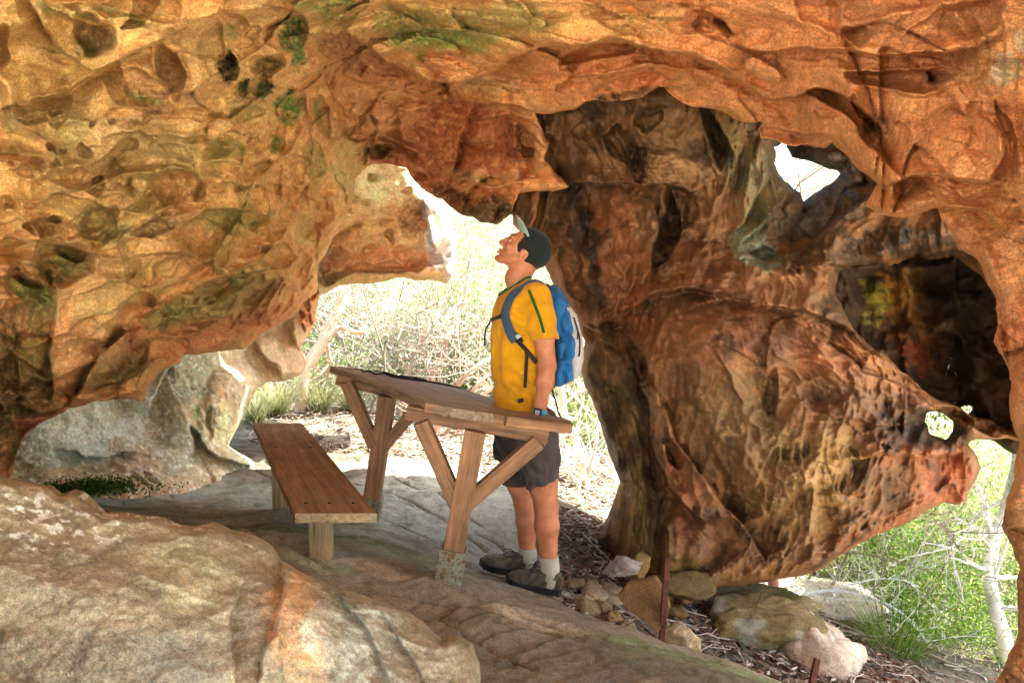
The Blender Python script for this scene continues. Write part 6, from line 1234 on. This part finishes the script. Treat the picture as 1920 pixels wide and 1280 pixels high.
stems([([(1440, 420, 7.5), (1500, 340, 7.5), (1560, 300, 7.5)], .012, .006), ([(1500, 420, 7.5), (1498, 340, 7.5), (1494, 260, 7.6)], .010, .006), ([(1470, 360, 7.5), (1530, 352, 7.5), (1570, 320, 7.5)], .008, .005)], "leafy twig seen through the upper hole in the rock", 12, (120, 100, 80), 4, "sapling", 260, [(110, 140, 70), (130, 160, 80)])
# shrubs near the lower right opening
def grass(n, seed, l, pal, spread=.5):
    rg = np.random.default_rng(seed); parts = []; cols = []; V_ = []; F_ = []; o = 0; P_ = lin(np.array(pal))
    for k in range(n):
        a = rg.uniform(0, 2 * math.pi); t = rg.uniform(.1, spread); d = np.array([math.cos(a) * t, math.sin(a) * t, 1]); L_ = l * rg.uniform(.5, 1.1); w = .0045; b = np.array([rg.normal(0, .04), rg.normal(0, .04), 0]); s = np.array([-math.sin(a), math.cos(a), 0]) * w
        c = P_[rg.integers(0, len(P_))] * rg.uniform(.7, 1.2); u = np.linspace(0, 1, 6); droop = rg.uniform(.2, .8)
        for i, q in enumerate(u):
            p = b + d * L_ * q + np.array([math.cos(a), math.sin(a), -1.0]) * droop * L_ * q * q * .55; V_ += [p - s * (1 - q * .9), p + s * (1 - q * .9)]; cols += [c, c]
        F_ += [(o + 2 * i, o + 2 * i + 1, o + 2 * i + 3, o + 2 * i + 2) for i in range(5)]; o += 12
    return mesh("blades", np.array(V_), np.array(F_), M_LEAF, None, True, np.clip(np.array(cols), 0, .8))
gA = (grass(420, 3, .75, [(110, 150, 40), (140, 170, 60), (90, 130, 40), (170, 180, 90)]),); gB = (grass(300, 4, .5, [(170, 172, 120), (190, 186, 140), (120, 130, 80)], .9),)
def at_px(px, py, Y): p = P(px, py, Y); return p[0], p[1]
x, y = at_px(1670, 1235, 4.9); place(gA, "grass_tussock", x, y, 0, 1.1, "tall bright green grass tussock in the lower right opening", "grass tussock", z=P(1670, 1290, 4.9)[2])
x, y = at_px(1740, 1200, 5.4); place(gA, "grass_tussock", x, y, 2, .8, "smaller brownish-green tussock behind the tall bright one", "grass tussock", z=P(1740, 1235, 5.4)[2])
x, y = at_px(1600, 1250, 4.6); place(gB, "grass_tussock", x, y, 1, .7, "straw-tinged tussock at the bottom edge of the lower right opening", "grass tussock", z=P(1600, 1300, 4.6)[2])
for i, (px, py, Y, s, lab) in enumerate([(520, 775, 8.2, 1.3, "pale grass tussock beside the left rock shelf"), (600, 780, 8.6, 1.1, "pale grass tussock under the leaning trunk"), (480, 770, 7.8, .9, "pale grass tussock nearest the left wall ribs"), (660, 790, 9, 1.0, "pale grass tussock behind the far table post"), (860, 800, 9, 1.0, "pale grass tussock seen between the table and the man")]):
    x, y = at_px(px, py, Y); place(gB, "grass_tussock", x, y, i, s, lab, "grass tussock")
for i, (px, py, Y, s, lab) in enumerate([(1800, 1060, 6.4, 1.0, "bright green bush below the pointed rock tip"), (1700, 1080, 7.0, 1.0, "bright green bush left of the pointed rock tip"), (1620, 1110, 7.6, 1.0, "bright green bush under the curved rock edge"), (1800, 1230, 5.6, .8, "bright green bush at the lower right corner"), (1760, 1150, 6.0, .7, "bright green bush above the grass tussocks"), (1870, 900, 8, 1.2, "bright green bush in the gap beside the right rim"), (560, 780, 10, 1.2, "light green bush behind the bench"), (1120, 880, 9, 1.2, "light green bush between the man and the rock wall")]):
    x, y = at_px(px, py, Y); p = P(px, py, Y); place(tC, "leafy_bush", x, y, i * 1.3, s, lab, "bush", z=min(p[2] - .55 * s, floor_at(x, y) + .3))
leaf_gain = 1.0
mg = np.random.default_rng(2); n_ = 2600; mx = P(165, 925, 4.1); c = mx + np.stack([mg.normal(0, .17, n_), mg.normal(0, .09, n_), np.abs(mg.normal(0, .02, n_)) + .02], 1); c[:, 2] = np.maximum(c[:, 2], floor_z(c[:, 0][None], c[:, 1][None])[0] + .005)
v, f = leaf_cloud(c, mg.normal(size=(n_, 3)), .022, .4, .1, 3); tag(mesh("moss_cushion", v, f, M_LEAF, None, False, leafcol(n_, [(60, 92, 24), (84, 116, 36), (44, 70, 20)], mg)), None, None, None, 'stuff')
